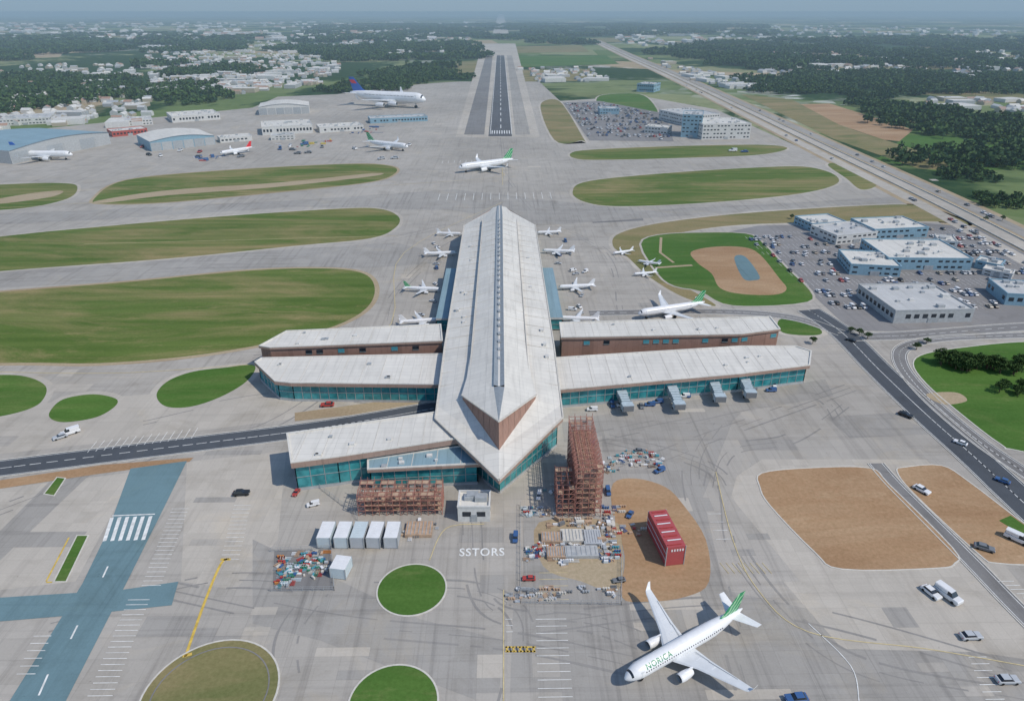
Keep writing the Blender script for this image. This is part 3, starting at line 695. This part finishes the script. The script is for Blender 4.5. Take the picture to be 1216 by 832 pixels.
bm=bmesh.new(); bm.from_mesh(me); bmesh.ops.triangulate(bm,faces=bm.faces); bmesh.ops.subdivide_edges(bm,edges=bm.edges,cuts=2,use_grid_fill=True)
R_=rg_*1.02
for v in bm.verts:
    x,y=v.co.x,v.co.y; ph=math.radians(32)+y/R_
    v.co=Vector((-5.4-x,math.cos(ph)*R_,zc_+math.sin(ph)*R_))
bm.to_mesh(me); bm.free()
o=bpy.data.objects.new("fuselage_lettering",me); sc.collection.objects.link(o); o.parent=pl
by((545,206),(624,196),G,L=70); by((485,180),(420,173),G,L=66); by((506,129),(396,123),Rb,L=160); by((88,190),(5,190),Bl,L=72)
by((757,380),(832,369),G,L=44); by((262,186),(300,180),Rd,L=44)
for (v,s_,xn,hdv) in[(303,-1,31,8),(347,-1,37,-6),(383,-1,33,10),(280,-1,30,-4),(301,1,31,-8),(345,1,37,5),(382,1,33,-6),(279,1,29,5)]:
    p=P(600,v)
    place(Wt if v not in(347,) else G,(AX+s_*xn,p.y,Z5),math.radians((0 if s_<0 else 180)+hdv),.6 if v not in(280,279) else .5)
for u,v,hh in((728,303,200),(752,328,190),(757,312,150)): 
    p=P(u,v); place(Wt,(p.x,p.y,Z5),math.radians(hh),.42,"small_jet")
# ---------------------------------------------------------------- vehicles
def carmesh(k,van=False):
    mb=MB(); L,Wd=4.6,1.85
    prof=[(-2.3,.35),(-2.28,.8),(-2.15,.95),(-1.0,1.0),(.95,1.0),(2.1,.98),(2.3,.8),(2.3,.35)] if not van else [(-2.5,.4),(-2.5,1.0),(-2.35,1.15),(-1.3,1.2),(2.6,1.2),(2.65,1.1),(2.65,.4),(0,.38)]
    secs=[]
    for y,s_ in((-Wd/2,.9),(-Wd/2+.08,1),(Wd/2-.08,1),(Wd/2,.9)):
        secs.append([(x*(.98 if s_<1 else 1),y,.35+(z-.35)*s_) for x,z in prof])
    mb.loft(secs,k)
    if van: lo=[(-1.35,1.18),(2.6,1.18),(2.55,2.0),(-.7,2.0)]
    else: lo=[(-.95,.98),(1.85,.98),(1.3,1.45),(-.25,1.45)]
    wl,wt=Wd/2-.08,Wd/2-.25
    v=[(lo[0][0],-wl,lo[0][1]),(lo[1][0],-wl,lo[1][1]),(lo[1][0],wl,lo[1][1]),(lo[0][0],wl,lo[0][1]),(lo[3][0],-wt,lo[3][1]),(lo[2][0],-wt,lo[2][1]),(lo[2][0],wt,lo[2][1]),(lo[3][0],wt,lo[3][1])]
    mb.add(v,[(0,1,5,4),(1,2,6,5),(2,3,7,6),(3,0,4,7)],'glassd' ); mb.add(v[4:],[(0,1,2,3)],k)
    zt_=lo[2][1]; mb.box(((lo[2][0]+lo[3][0])/2,0,zt_+.02),(lo[2][0]-lo[3][0]+.08,wt*2+.06,.05),k)
    if van: mb.box((1.2,0,1.6),(2.6,wl*1.96,.78),k)
    for x in(-1.45,1.4):
        for y in(-1,1): mb.tube((x,y*(Wd/2-.2),.33),(x,y*(Wd/2+.03),.33),.33,'black',12)
    for y in(-.65,.65):
        mb.box((-2.3,y,.72),(.06,.35,.16),'white'); mb.box((2.31 if not van else 2.66,y,.75),(.06,.3,.16),'cred')
    return mb.mesh('vehicle')
CM=[carmesh(k) for k in('cwhite','csilver','cblack','cred','cblue','cgrey','cwhite','csilver','ctan','cgrey','cwhite')]; VM=[carmesh('cwhite',True),carmesh('cwhite',True),carmesh('cblue',True)]
def car(p,head,s_=1.0,me=None,nm="parked_car",z=Z5):
    o=bpy.data.objects.new(nm,me or random.choice(CM)); sc.collection.objects.link(o); o.location=(p.x,p.y,z); o.rotation_euler=(0,0,head); o.scale=(s_,)*3
D=math.radians
for u,v,h,i in[(1075,494,130,2),(1094,583,120,0),(1168,652,150,5),(1105,705,110,0),(1152,757,182,1),(1195,809,180,1),(287,587,185,2),(945,831,5,4)]:
    car(P(u,v),D(h),1.3,CM[i])
car(P(1125,709),D(115),1.55,VM[0],"van"); car(P(1208,642),D(130),1.5,VM[0],"van"); car(P(389,482),D(5),1.3,CM[3]); car(P(84,515),D(40),1.4,VM[0],"van"); car(P(72,520),D(40),1.2,CM[1]); car(P(870,180),D(3),2,VM[0],"van"); car(P(884,181),D(3),2,CM[4])
lot=[(880,278),(1100,268),(1160,275),(1290,360),(1290,378),(1080,388),(1015,386),(965,345)]
lot2=[(672,124),(712,122),(785,137),(796,166),(702,165)]
blds=[]
# ---------------------------------------------------------------- buildings
def building(name,a,b,depth,h,wall='wallw',roof='roof2',style='flat',storeys=2,win='glassd'):
    A=P(*a);B=P(*b); d=(B-A); L=d.length; ang=math.atan2(d.y,d.x); e=empty(name,(A.x,A.y,0)); e.rotation_euler=(0,0,ang)
    mb=MB()
    if style=='barrel':
        n=12; arc=[(L*i/n,h+h*.35*math.sin(math.pi*i/n)) for i in range(n+1)]
        rings=[[(x,y,z) for x,z in arc] for y in(-1,depth+1)]
        mb.add(rings[0]+rings[1],[(i,i+1,n+2+i,n+1+i) for i in range(n)],roof)
        for y in(0,depth): mb.add([(0,y,0),(L,y,0)]+[(x,y,z-.1) for x,z in arc[::-1]],[tuple(range(n+3))],wall)
        for x in(0,L): mb.add([(x,0,0),(x,depth,0),(x,depth,h),(x,0,h)],[(0,1,2,3)],wall)
        nb=6
        for i in range(nb): mb.box((L*(i+.5)/nb,-.1,h*.42),(L/nb*.92,.3,h*.84),'wallg' if i%2 else 'steel')
    else:
        mb.prism([(0,0),(L,0),(L,depth),(0,depth)],0,h,wall,roof)
        for c,dm in(((L/2,.2,h+.35),(L+.4,.6,.7)),((L/2,depth-.2,h+.35),(L+.4,.6,.7)),((.2,depth/2,h+.352),(.6,depth-.8,.7)),((L-.2,depth/2,h+.352),(.6,depth-.8,.7))): mb.box(c,dm,wall)
        for s in range(storeys):
            z=h*(s+.55)/storeys; hh=h/storeys*.34
            for x0,x1,y0,y1 in((.6,L-.6,-.06,-.06),(-.06,-.06,.6,depth-.6),(L+.06,L+.06,.6,depth-.6)):
                ln=math.hypot(x1-x0,y1-y0); n=max(1,int(ln/4.5))
                for i in range(n):
                    if random.random()<.15: continue
                    t0=(i+.2)/n;t1=(i+.8)/n; p=(x0+(x1-x0)*t0,y0+(y1-y0)*t0); q=(x0+(x1-x0)*t1,y0+(y1-y0)*t1)
                    mb.add([(p[0],p[1],z-hh/2),(q[0],q[1],z-hh/2),(q[0],q[1],z+hh/2),(p[0],p[1],z+hh/2)],[(0,1,2,3)],win)
        mb.box((L*.5,-.1,1.6),(min(6,L*.2),.25,3.2),'steel')
        for _ in range(int(4+L*depth/250)):
            s_=random.uniform(1.2,3.2); mb.box((random.uniform(3,L-3),random.uniform(3,depth-3),h+s_*.3),(s_*1.4,s_,s_*.6),random.choice(('steel','wallw','wallg')))
    mb.obj("building_shell",e)
    blds.append((A,math.cos(ang),math.sin(ang),L,depth)); return e
building("aircraft_hangar",(15,195),(132,171),120,15,'wallg','roofb','barrel')
building("aircraft_hangar",(180,180),(256,172),70,12,'wallb','roof','barrel')
building("cargo_building",(312,161),(372,158),60,11,'wallw','roof',storeys=1); building("aircraft_hangar",(308,137),(368,135),60,13,'wallw','roof','barrel')
building("cargo_building",(322,167),(350,166),20,6,'wallw','roof2')
building("cargo_building",(134,163),(176,159),30,7,'wallr','roof',storeys=1); building("cargo_building",(150,150),(182,148),40,8,'wallw','roof2'); building("cargo_building",(262,170),(300,167),24,6,'wallw','roof',storeys=1); building("cargo_building",(380,158),(432,155),36,7,'wallw','roof',storeys=1); building("cargo_building",(440,147),(508,144),30,7,'wallb','roof2',storeys=1)
building("cargo_building",(205,146),(262,142),60,9,'wallw','roof',storeys=1); building("cargo_building",(0,150),(60,147),60,9,'wallw','roof2')
building("office_building",(833,166),(890,165),60,20,'wallw','roof',storeys=4,win='glassd'); building("office_building",(808,163),(832,164),45,30,'wallb','roof2',storeys=6)
building("office_building",(782,142),(815,150),60,15,'wallw','roof2',storeys=3); building("office_building",(756,109),(776,110),50,16,'wallb','roof2')
building("small_office",(712,136),(735,136),30,9,'wallb','roof2'); building("small_office",(765,158),(792,160),25,9,'wallw','roof')
building("industrial_building",(963,275),(1003,272),24,6,'wallb','roof'); building("industrial_building",(992,291),(1040,286),30,7,'wallw','roof2')
building("industrial_building",(1036,285),(1100,282),32,8,'wallb','roof'); building("industrial_building",(1008,326),(1068,329),32,7,'wallb','roof')
building("industrial_building",(1052,320),(1152,321),44,8,'wallb','roof'); building("industrial_building",(1112,295),(1135,297),16,6,'wallw','roof'); building("industrial_building",(1156,318),(1186,324),14,5,'wallb','roof')
building("warehouse",(1060,384),(1153,382),42,7.5,'wallg','roof2',storeys=1); building("warehouse",(1192,362),(1290,368),26,7,'wallb','roof2',storeys=1); building("warehouse",(1165,326),(1200,333),10,4,'wallw','roof')
building("service_hut",(544,619),(582,619),9,6,'wallw','roof',storeys=1)
def nearb(p):
    for A,c,s_,L,dp in blds:
        dx,dy=p.x-A.x,p.y-A.y; x=dx*c+dy*s_; y=-dx*s_+dy*c
        if -4<x<L+4 and -4<y<dp+4: return True
    return False
lk=MB()
for poly,xr,yr,prob in((lot,(180,560),(380,640),.42),(lot2,(90,260),(900,1400),.6)):
    y=yr[0]; row=0
    while y<yr[1]:
        x=xr[0]
        while x<xr[1]:
            u,v=PX(x,y)
            if inpoly(u,v,poly) and not nearb(Vector((x,y,0))):
                if poly is lot: lk.beam((x-1.65,y-2.8,Z5),(x-1.65,y+2.8,Z5),.18,.004,'white')
                if random.random()<prob*(1 if (int(x/40)+row)%3 else .4): car(Vector((x,y,0)),D(90)+random.uniform(-.05,.05)+(math.pi if random.random()<.5 else 0),1.12 if poly is lot else 1.6,None if random.random()<.9 else VM[0])
            x+=3.3 if poly is lot else 5
        row+=1; y+=(6.5 if row%2 else 13) if poly is lot else (12 if row%2 else 22)
lk.obj("parking_bay_markings",fix=False)
for _ in range(18):
    s_=random.choice((-1,1)); y=random.uniform(330,520); x=AX+s_*random.uniform(40,62)
    car(Vector((x,y,0)),random.uniform(0,6),1.0,random.choice(VM+CM[:2]),"service_vehicle")
for _ in range(16):
    u=random.uniform(700,950); v=486-(u-690)*.12
    car(P(u,v+random.uniform(-2,6)),D(random.choice((0,90,80,10))),.95,random.choice(VM+CM[5:6]),"service_vehicle")
for _ in range(26):
    car(P(random.uniform(140,520),random.uniform(172,190)),random.uniform(0,3),2.0,random.choice(CM+VM),"service_vehicle")
for u,v,h in((640,590,80),(735,690,10),(722,585,90),(612,640,85),(748,612,60),(628,688,0),(700,528,10),(760,536,170),(783,560,30),(372,600,20),(352,586,80)): car(P(u,v),D(h),.9,random.choice(VM+CM[3:6]),"service_vehicle")
for i in range(34):
    k_=random.randrange(20,len(hc)-4)
    L_,R_2=ribbon_pts(hc,40); s_=random.choice((L_,R_2)); a=s_[k_].lerp(s_[k_+1],random.random()); d=s_[k_+1]-s_[k_]; car(a,math.atan2(d.y,d.x),1.3,nm="car")
for u,v in((1010,405),(1140,527),(1190,572)): car(P(u,v),D(-45),1.1,nm="car")
# ---------------------------------------------------------------- scaffolds and construction
def scaffold(name,x0,y0,dx,dy,h,bay=2.4,lift=2.1,par=None,k='scaf'):
    mb=MB(); nx=max(1,round(dx/bay)); ny=max(1,round(dy/bay)); nz=max(1,round(h/lift))
    for i in range(nx+1):
        for j in range(ny+1):
            if 0<i<nx and 0<j<ny and (i+j)%2: continue
            mb.beam((x0+dx*i/nx,y0+dy*j/ny,0),(x0+dx*i/nx,y0+dy*j/ny,h+random.uniform(0,1.6)),.16,.16,k)
    for kk in range(1,nz+1):
        z=h*kk/nz
        for j in range(ny+1): mb.beam((x0,y0+dy*j/ny,z),(x0+dx,y0+dy*j/ny,z),.16,.16,k)
        for i in range(nx+1): mb.beam((x0+dx*i/nx,y0,z),(x0+dx*i/nx,y0+dy,z),.16,.16,k)
        for i in range(nx):
            for j in(0,ny-1):
                if random.random()<.5: mb.box((x0+dx*(i+.5)/nx,y0+dy*(j+.5)/ny,z-.16),(dx/nx*.9,dy/ny*.8,.08),'wood')
        for i in range(0,nx,2): mb.beam((x0+dx*i/nx,y0-.12,z-h/nz),(x0+dx*(i+1)/nx,y0-.12,z),.12,.12,k)
        for j in range(0,ny,2): mb.beam((x0+dx+.12,y0+dy*j/ny,z-h/nz),(x0+dx+.12,y0+dy*(j+1)/ny,z),.12,.12,k)
    return mb.obj(name,par,fix=False)
S=empty("scaffold_tower")
a=P(683,614); b=P(713,614); xa,xb=a.x,b.x
scaffold("tall_bay",xa,a.y,xb-xa,33,21,par=S)
mb=MB(); mb.prism([(xa+1.6,a.y+2),(xb-1.6,a.y+2),(xb-1.6,a.y+31),(xa+1.6,a.y+31)],0,16,'wallbr','wood'); mb.obj("unfinished_core",S)
a2=P(661,614); scaffold("low_bay",a2.x,a2.y,xa-a2.x-.4,13,12,par=S)
S2=empty("scaffold_frame"); a=P(426,612); b=P(525,612); scaffold("frame",a.x,a.y,b.x-a.x,9,8.5,par=S2)
mb=MB(); mb.box(((a.x+b.x)/2,a.y+5.5,2.3),(b.x-a.x-3,3.5,4.6),'wallbr'); mb.obj("unfinished_wall",S2)
def container(p,head,L,W_,H_,k,name="shipping_container",kt=None):
    mb=MB(); mb.box((0,0,H_/2+.1),(L,W_,H_),k,0,kt)
    n=int(L/.9)
    for i in range(n):
        for y in(-1,1): mb.box((-L/2+(i+.5)*L/n,y*(W_/2+.05),H_/2+.1),(.3,.1,H_*.86),k)
        mb.box((-L/2+(i+.5)*L/n,0,H_+.12),(.3,W_*.92,.08),kt or k)
    for x in(-1,1):
        for y in(-1,1): mb.box((x*(L/2),y*(W_/2),H_/2+.1),(.25,.25,H_+.12),'steel')
    for y in(-.5,.5): mb.box((L/2+.05,y*W_*.5,H_/2+.1),(.08,.12,H_*.9),'steel')
    o=mb.obj(name); o.location=(p.x,p.y,.08); o.rotation_euler=(0,0,head); return o
for u in(389,409,428,447,467): container(P(u,641),D(88)+random.uniform(-.03,.03),8.2,4.4,4.4,random.choice(('cplastic','cplastic','csilver')),kt='cwhite' if u!=428 else 'cplastic')
container(P(406,679),D(80),6,5,4,'cplastic',kt='cwhite')
rb=container(P(789,648),D(98),18,6.2,7.5,'crust',"red_container_stack")
mb=MB()
for i in range(9): mb.box((-8+i*2,random.uniform(-.4,.4),7.82),(.4,4.5,.12),'cwhite' if i%2 else 'cred')
for z in(2.6,5.1): mb.box((0,-3.25,z),(17.8,.12,.2),'cwhite'); mb.box((0,3.25,z),(17.8,.12,.2),'cwhite')
for i in range(6): mb.box((-7.5+i*3,-3.24,3.9),(1.1,.1,1.2),'cwhite')
for i in range(5): mb.box((-9.06,-2.2+i*.9,6.2),(.12,.5,.8),'cwhite')
mb.obj("roof_stripes",rb)
def clutter(name,px,n,cols,smax=2.5,hmax=1.8):
    mb=MB(); us=[q[0] for q in px]; vs=[q[1] for q in px]; k=0; cen=[(random.uniform(min(us),max(us)),random.uniform(min(vs),max(vs))) for _ in range(max(3,n//8))]
    tr=0
    while k<n and tr<n*40:
        tr+=1; c_0=random.choice(cen); u=c_0[0]+random.gauss(0,8); v=c_0[1]+random.gauss(0,4)
        if not inpoly(u,v,px): continue
        p=P(u,v); k+=1; t=random.random(); a_=random.choice((0,0,D(90),random.random()*3)); c_=random.choice(cols)
        sx,sy,hz=random.uniform(.5,smax),random.uniform(.4,smax*.55),random.uniform(.25,hmax)
        if t<.5:
            mb.box((p.x,p.y,hz/2+.1),(sx,sy,hz),c_,a_); mb.box((p.x,p.y,.12),(sx*1.1,sy*1.1,.12),'wood',a_)
        elif t<.85:
            ca,sa=math.cos(a_),math.sin(a_)
            for i in range(5): mb.beam((p.x-sx*ca-sa*i*.3,p.y-sx*sa+ca*i*.3,.25+.12*(i%2)),(p.x+sx*ca-sa*i*.3,p.y+sx*sa+ca*i*.3,.25+.12*(i%2)),.14,.14,c_)
        else:
            for i in range(3): mb.tube((p.x+i*.8,p.y,.1),(p.x+i*.8,p.y,.9),.35,c_,10)
    return mb.obj(name,fix=False)
mixc=['cwhite','cwhite','cteal','cred','cblue','wood','csilver','cgrey','wood','cplastic','cplastic','kerb','kerb','steel','steel']
clutter("stacked_building_materials",[(330,657),(388,655),(392,698),(326,698)],170,mixc+['cteal','cteal','cred','cred','cgreen','corange'],1.7,1.0)
clutter("stacked_building_materials",[(645,618),(728,615),(736,668),(650,672)],110,['wood','csilver','cwhite','cgrey','kerb','wood','steel'],3,1.4)
clutter("stacked_building_materials",[(620,645),(735,648),(735,672),(622,668)],130,mixc+['cred','cblue'],1.6,1.2)
clutter("stacked_building_materials",[(600,697),(735,695),(735,714),(602,716)],60,['cwhite','csilver','wood','cgrey','kerb','steel'],1.5,.7)
clutter("stacked_building_materials",[(715,545),(740,530),(790,540),(795,565),(770,570),(715,560)],90,mixc+['cred'],1.8,1.0)
clutter("stacked_building_materials",[(716,600),(765,598),(768,635),(720,640)],40,['wood','csilver','cred','cblue','kerb','cred'],1.7,1.0)
clutter("stacked_building_materials",[(475,618),(520,616),(520,642),(478,644)],24,['wood','csilver','cwhite','cgrey'],2,.8)
clutter("stacked_building_materials",[(620,600),(660,575),(662,612),(622,614)],50,mixc,1.6,1.0)
clutter("cargo_containers",[(228,186),(290,180),(300,188),(230,192)],14,['cwhite','cred','cblue'],12,4)
clutter("cargo_containers",[(320,170),(400,166),(405,172),(330,176)],20,['cgreen','cwhite','cyellow','cred'],10,3)
clutter("cargo_containers",[(400,152),(510,147),(512,155),(405,160)],20,['cred','cwhite','cblue','crust'],10,3)
sheet("material_yard",wpoly([(326,654),(392,652),(396,700),(324,701)],False),Z4,'asph2')
sheet("material_yard",wpoly([(622,612),(730,612),(738,716),(600,718),(622,690)],False),Z4-.003,'conc3')
sheet("trampled_ground",wpoly([(640,620),(725,618),(738,640),(735,700),(690,690),(645,672)],True,4),Z4+.004,'dirt2')
mb=MB()
for (u,v,w_,d_,k) in[(655,640,7,5,'wood'),(680,638,8,6,'kerb'),(703,640,6,7,'csilver'),(690,657,11,5,'wallg'),(660,658,6,5,'wood'),(498,630,9,7,'wood')]:
    p=P(u,v); mb.box((p.x,p.y,.7),(w_,d_,1.2),k)
    for i in range(7): mb.box((p.x-w_/2+(i+.5)*w_/7,p.y,1.35),(.25,d_*random.uniform(.7,.98),.1),'steel')
mb.obj("formwork_deck")
mb=MB()
for loop in([(322,655),(394,652),(397,701),(322,702)],[(618,600),(618,716),(738,718),(738,660)],[(355,560),(420,610),(425,618)]):
    for i in range(len(loop)-1):
        a=P(*loop[i]);b=P(*loop[i+1]); n=max(1,int((b-a).length/3))
        for j in range(n+1): q=a.lerp(b,j/n); mb.beam((q.x,q.y,0),(q.x,q.y,1.8),.1,.1,'steel')
        for z in(.4,1.1,1.8): mb.beam((a.x,a.y,z),(b.x,b.y,z),.06,.06,'steel')
mb.obj("site_fence",fix=False)
# ---------------------------------------------------------------- trees
def crown(mb,c,rx,rz,nq,k1='leaf',k2='leafd',qs=.35):
    for _ in range(nq):
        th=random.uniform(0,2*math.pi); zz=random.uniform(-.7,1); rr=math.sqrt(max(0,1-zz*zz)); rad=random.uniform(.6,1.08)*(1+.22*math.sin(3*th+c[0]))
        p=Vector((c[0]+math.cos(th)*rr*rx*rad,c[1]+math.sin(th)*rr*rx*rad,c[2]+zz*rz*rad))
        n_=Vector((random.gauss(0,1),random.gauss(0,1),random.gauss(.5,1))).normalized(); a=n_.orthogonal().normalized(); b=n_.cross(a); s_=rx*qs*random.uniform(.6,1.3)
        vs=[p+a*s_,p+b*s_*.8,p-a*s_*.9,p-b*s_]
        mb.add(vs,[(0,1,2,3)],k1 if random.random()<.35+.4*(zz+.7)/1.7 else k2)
def tree(seed):
    random.seed(seed); mb=MB(); h=random.uniform(7,9)
    mb.tube((0,0,0),(0,0,h*.55),.32,'bark',8,.16)
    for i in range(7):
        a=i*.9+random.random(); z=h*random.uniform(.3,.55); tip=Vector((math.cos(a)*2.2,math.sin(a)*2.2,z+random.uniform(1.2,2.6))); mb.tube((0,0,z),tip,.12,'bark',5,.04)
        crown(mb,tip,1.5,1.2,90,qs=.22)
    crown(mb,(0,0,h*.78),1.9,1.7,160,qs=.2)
    return mb.mesh('tree')
TM=[tree(s_) for s_ in (1,2,3)]
random.seed(11)
def puttree(p,s_=1,nm="tree"):
    o=bpy.data.objects.new(nm,random.choice(TM)); sc.collection.objects.link(o); o.location=(p.x,p.y,0); o.rotation_euler=(0,0,random.random()*6); o.scale=(s_,s_,s_*random.uniform(.7,.95))
for i in range(46): 
    u=random.uniform(1116,1212); puttree(P(u,434+(u-1116)*.08+random.uniform(-5,5)),random.uniform(.75,1.15))
for i in range(9): puttree(P(random.uniform(1186,1230),random.uniform(461,470)),random.uniform(.6,.9))
for u,v in((1010,395),(1020,398),(965,408),(1170,262),(1190,262),(940,260),(1030,402),(1088,415),(1100,408)): puttree(P(u,v),.6)
def patch(seed,sz=60,n=44):
    random.seed(seed); mb=MB()
    for _ in range(n):
        r_=sz*math.sqrt(random.random()); a=random.random()*6.283; x,y=math.cos(a)*r_*1.1,math.sin(a)*r_*.9; h=random.uniform(8,15); R=random.uniform(4.5,8)
        mb.tube((x,y,0),(x,y,h*.6),.4,'bark',5,.2,False)
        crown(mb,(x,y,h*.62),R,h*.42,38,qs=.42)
    return mb.mesh('forest_patch')
PM=[patch(s_) for s_ in(21,22,23,24)]
random.seed(5)
FR=empty("distant_forest")
regs=[[(-100,100),(60,88),(170,95),(190,108),(100,124),(0,138),(-100,150)],[(180,78),(400,86),(530,80),(556,95),(480,105),(330,116),(250,128),(180,122)],[(300,60),(560,50),(560,70),(420,74)],[(-100,48),(170,40),(300,45),(280,60),(120,65),(-100,80)],
 [(870,96),(1000,86),(1400,95),(1400,118),(1100,112),(1000,118),(900,108)],[(1020,122),(1100,126),(1216,143),(1400,160),(1400,220),(1216,206),(1140,210),(1110,190),(1010,172),(1010,165),(1100,174),(1098,156),(1040,138)],[(616,62),(700,52),(690,40),(608,42)],[(740,62),(860,50),(1000,44),(1400,48),(1400,80),(1060,84),(900,84),(800,76)],[(1180,228),(1240,246),(1290,270),(1285,280),(1190,246)],[(1130,208),(1250,222),(1250,230),(1140,214)],
 [(940,150),(1010,168),(1100,196),(1095,200),(1000,174),(936,156)],[(1060,92),(1216,106),(1216,112),(1050,98)],[(380,30),(585,28),(585,46),(380,50)],[(603,28),(900,30),(900,42),(606,44)]]
thin=[.8,.5,.55,.55,.8,.78,.5,.5,1,1,.5,1,.55,.5]
y=480
while y<9500:
    stp=78 if y<2200 else (120 if y<4000 else 260); scl=1 if y<2200 else (1.5 if y<4000 else 3)
    x=-.8*y-100
    while x<.85*y+100:
        xx,yy=x+random.uniform(-.3,.3)*stp,y+random.uniform(-.3,.3)*stp; u,v=PX(xx,yy)
        if -60<u<1280:
            for rgn,tn in zip(regs,thin):
                if inpoly(u,v,rgn):
                    if mnoise.noise(Vector((xx/350,yy/350,3)))*.9+.5<tn:
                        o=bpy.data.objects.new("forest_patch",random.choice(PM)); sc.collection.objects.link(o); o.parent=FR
                        o.location=(xx,yy,-.3); o.rotation_euler=(0,0,random.random()*6.28)
                        s2=scl*random.uniform(.8,1.1)*(.55 if rgn in(regs[8],regs[9],regs[10],regs[11]) else 1)
                        o.scale=(s2,s2,min(s2,1.5))
                    break
        x+=stp
    y+=stp
mb=MB(); hs=[([(170,46),(400,50),(410,78),(380,100),(260,115),(180,112)],900,1),([(-60,80),(170,75),(180,150),(60,150),(-60,160)],330,1),([(614,82),(700,80),(730,96),(640,98)],60,1),([(700,36),(1000,30),(1216,36),(1216,44),(900,50),(760,56)],260,2),([(880,64),(1216,62),(1216,96),(900,92)],240,1.2),([(0,28),(560,26),(560,48),(0,48)],420,3),([(400,50),(560,44),(560,60),(420,70)],160,1.3),([(770,70),(900,96),(900,112),(820,96)],60,1),([(1090,120),(1216,118),(1216,140),(1100,126)],30,1)]
for poly,n_,sz in hs:
    us=[q[0] for q in poly]; vs=[q[1] for q in poly]; k=0
    while k<n_:
        u=random.uniform(min(us),max(us)); v=random.uniform(min(vs),max(vs))
        if not inpoly(u,v,poly): continue
        k+=1; p=P(u,v); a_=random.choice((0,.3,1.57,1.9)); big=random.random()<.09; L_=random.uniform(12,20)*sz*(3.2 if big else 1); W_=random.uniform(8,13)*sz*(2.5 if big else 1); h=random.uniform(3.5,6.5)*(1.5 if big else 1)*min(sz,1.4)
        kr=random.choice(('wallw','roof','roof2','wallg','steel','roof','roof2','brown2','wallbr')); kw=random.choice(('wallw','wallg','wallw','ctan'))
        if big: mb.box((p.x,p.y,h/2),(L_,W_,h),kw,a_,'roof'); continue
        ca,sa=math.cos(a_),math.sin(a_); rr=h+W_*.28
        q=[(x*L_/2,y*W_/2,z) for x,y,z in((-1,-1,0),(1,-1,0),(1,1,0),(-1,1,0),(-1,-1,h),(1,-1,h),(1,1,h),(-1,1,h),(-1,0,rr),(1,0,rr))]
        q=[(p.x+x*ca-y*sa,p.y+x*sa+y*ca,z-.25) for x,y,z in q]
        mb.add(q,[(0,1,5,4),(2,3,7,6),(1,2,6,9,5),(3,0,4,8,7)],kw); mb.add(q,[(4,5,9,8),(6,7,8,9)],kr)
mb.obj("distant_town",fix=False)
# ---------------------------------------------------------------- haze : neutral extinction, bluish single-scatter albedo
hm=bpy.data.materials.new("haze_air"); hm.use_nodes=True; t=hm.node_tree; t.nodes.clear()
ou=t.nodes.new('ShaderNodeOutputMaterial'); vs_=t.nodes.new('ShaderNodeVolumeScatter'); va=t.nodes.new('ShaderNodeVolumeAbsorption'); ad=t.nodes.new('ShaderNodeAddShader')
alb=(.68,.90,1.0,1); dens=.00012
vs_.inputs['Color'].default_value=alb; vs_.inputs['Density'].default_value=dens; va.inputs['Color'].default_value=alb; va.inputs['Density'].default_value=dens
t.links.new(vs_.outputs[0],ad.inputs[0]); t.links.new(va.outputs[0],ad.inputs[1]); t.links.new(ad.outputs[0],ou.inputs['Volume'])
me=bpy.data.meshes.new("haze"); x0,x1,y0,y1,z0,z1=-30000,30000,300,24000,-10,490
me.from_pydata([(x0,y0,z0),(x1,y0,z0),(x1,y1,z0),(x0,y1,z0),(x0,y0,z1),(x1,y0,z1),(x1,y1,z1),(x0,y1,z1)],[],[(0,3,2,1),(4,5,6,7),(0,1,5,4),(1,2,6,5),(2,3,7,6),(3,0,4,7)]); me.materials.append(hm)
sc.collection.objects.link(bpy.data.objects.new("haze",me))
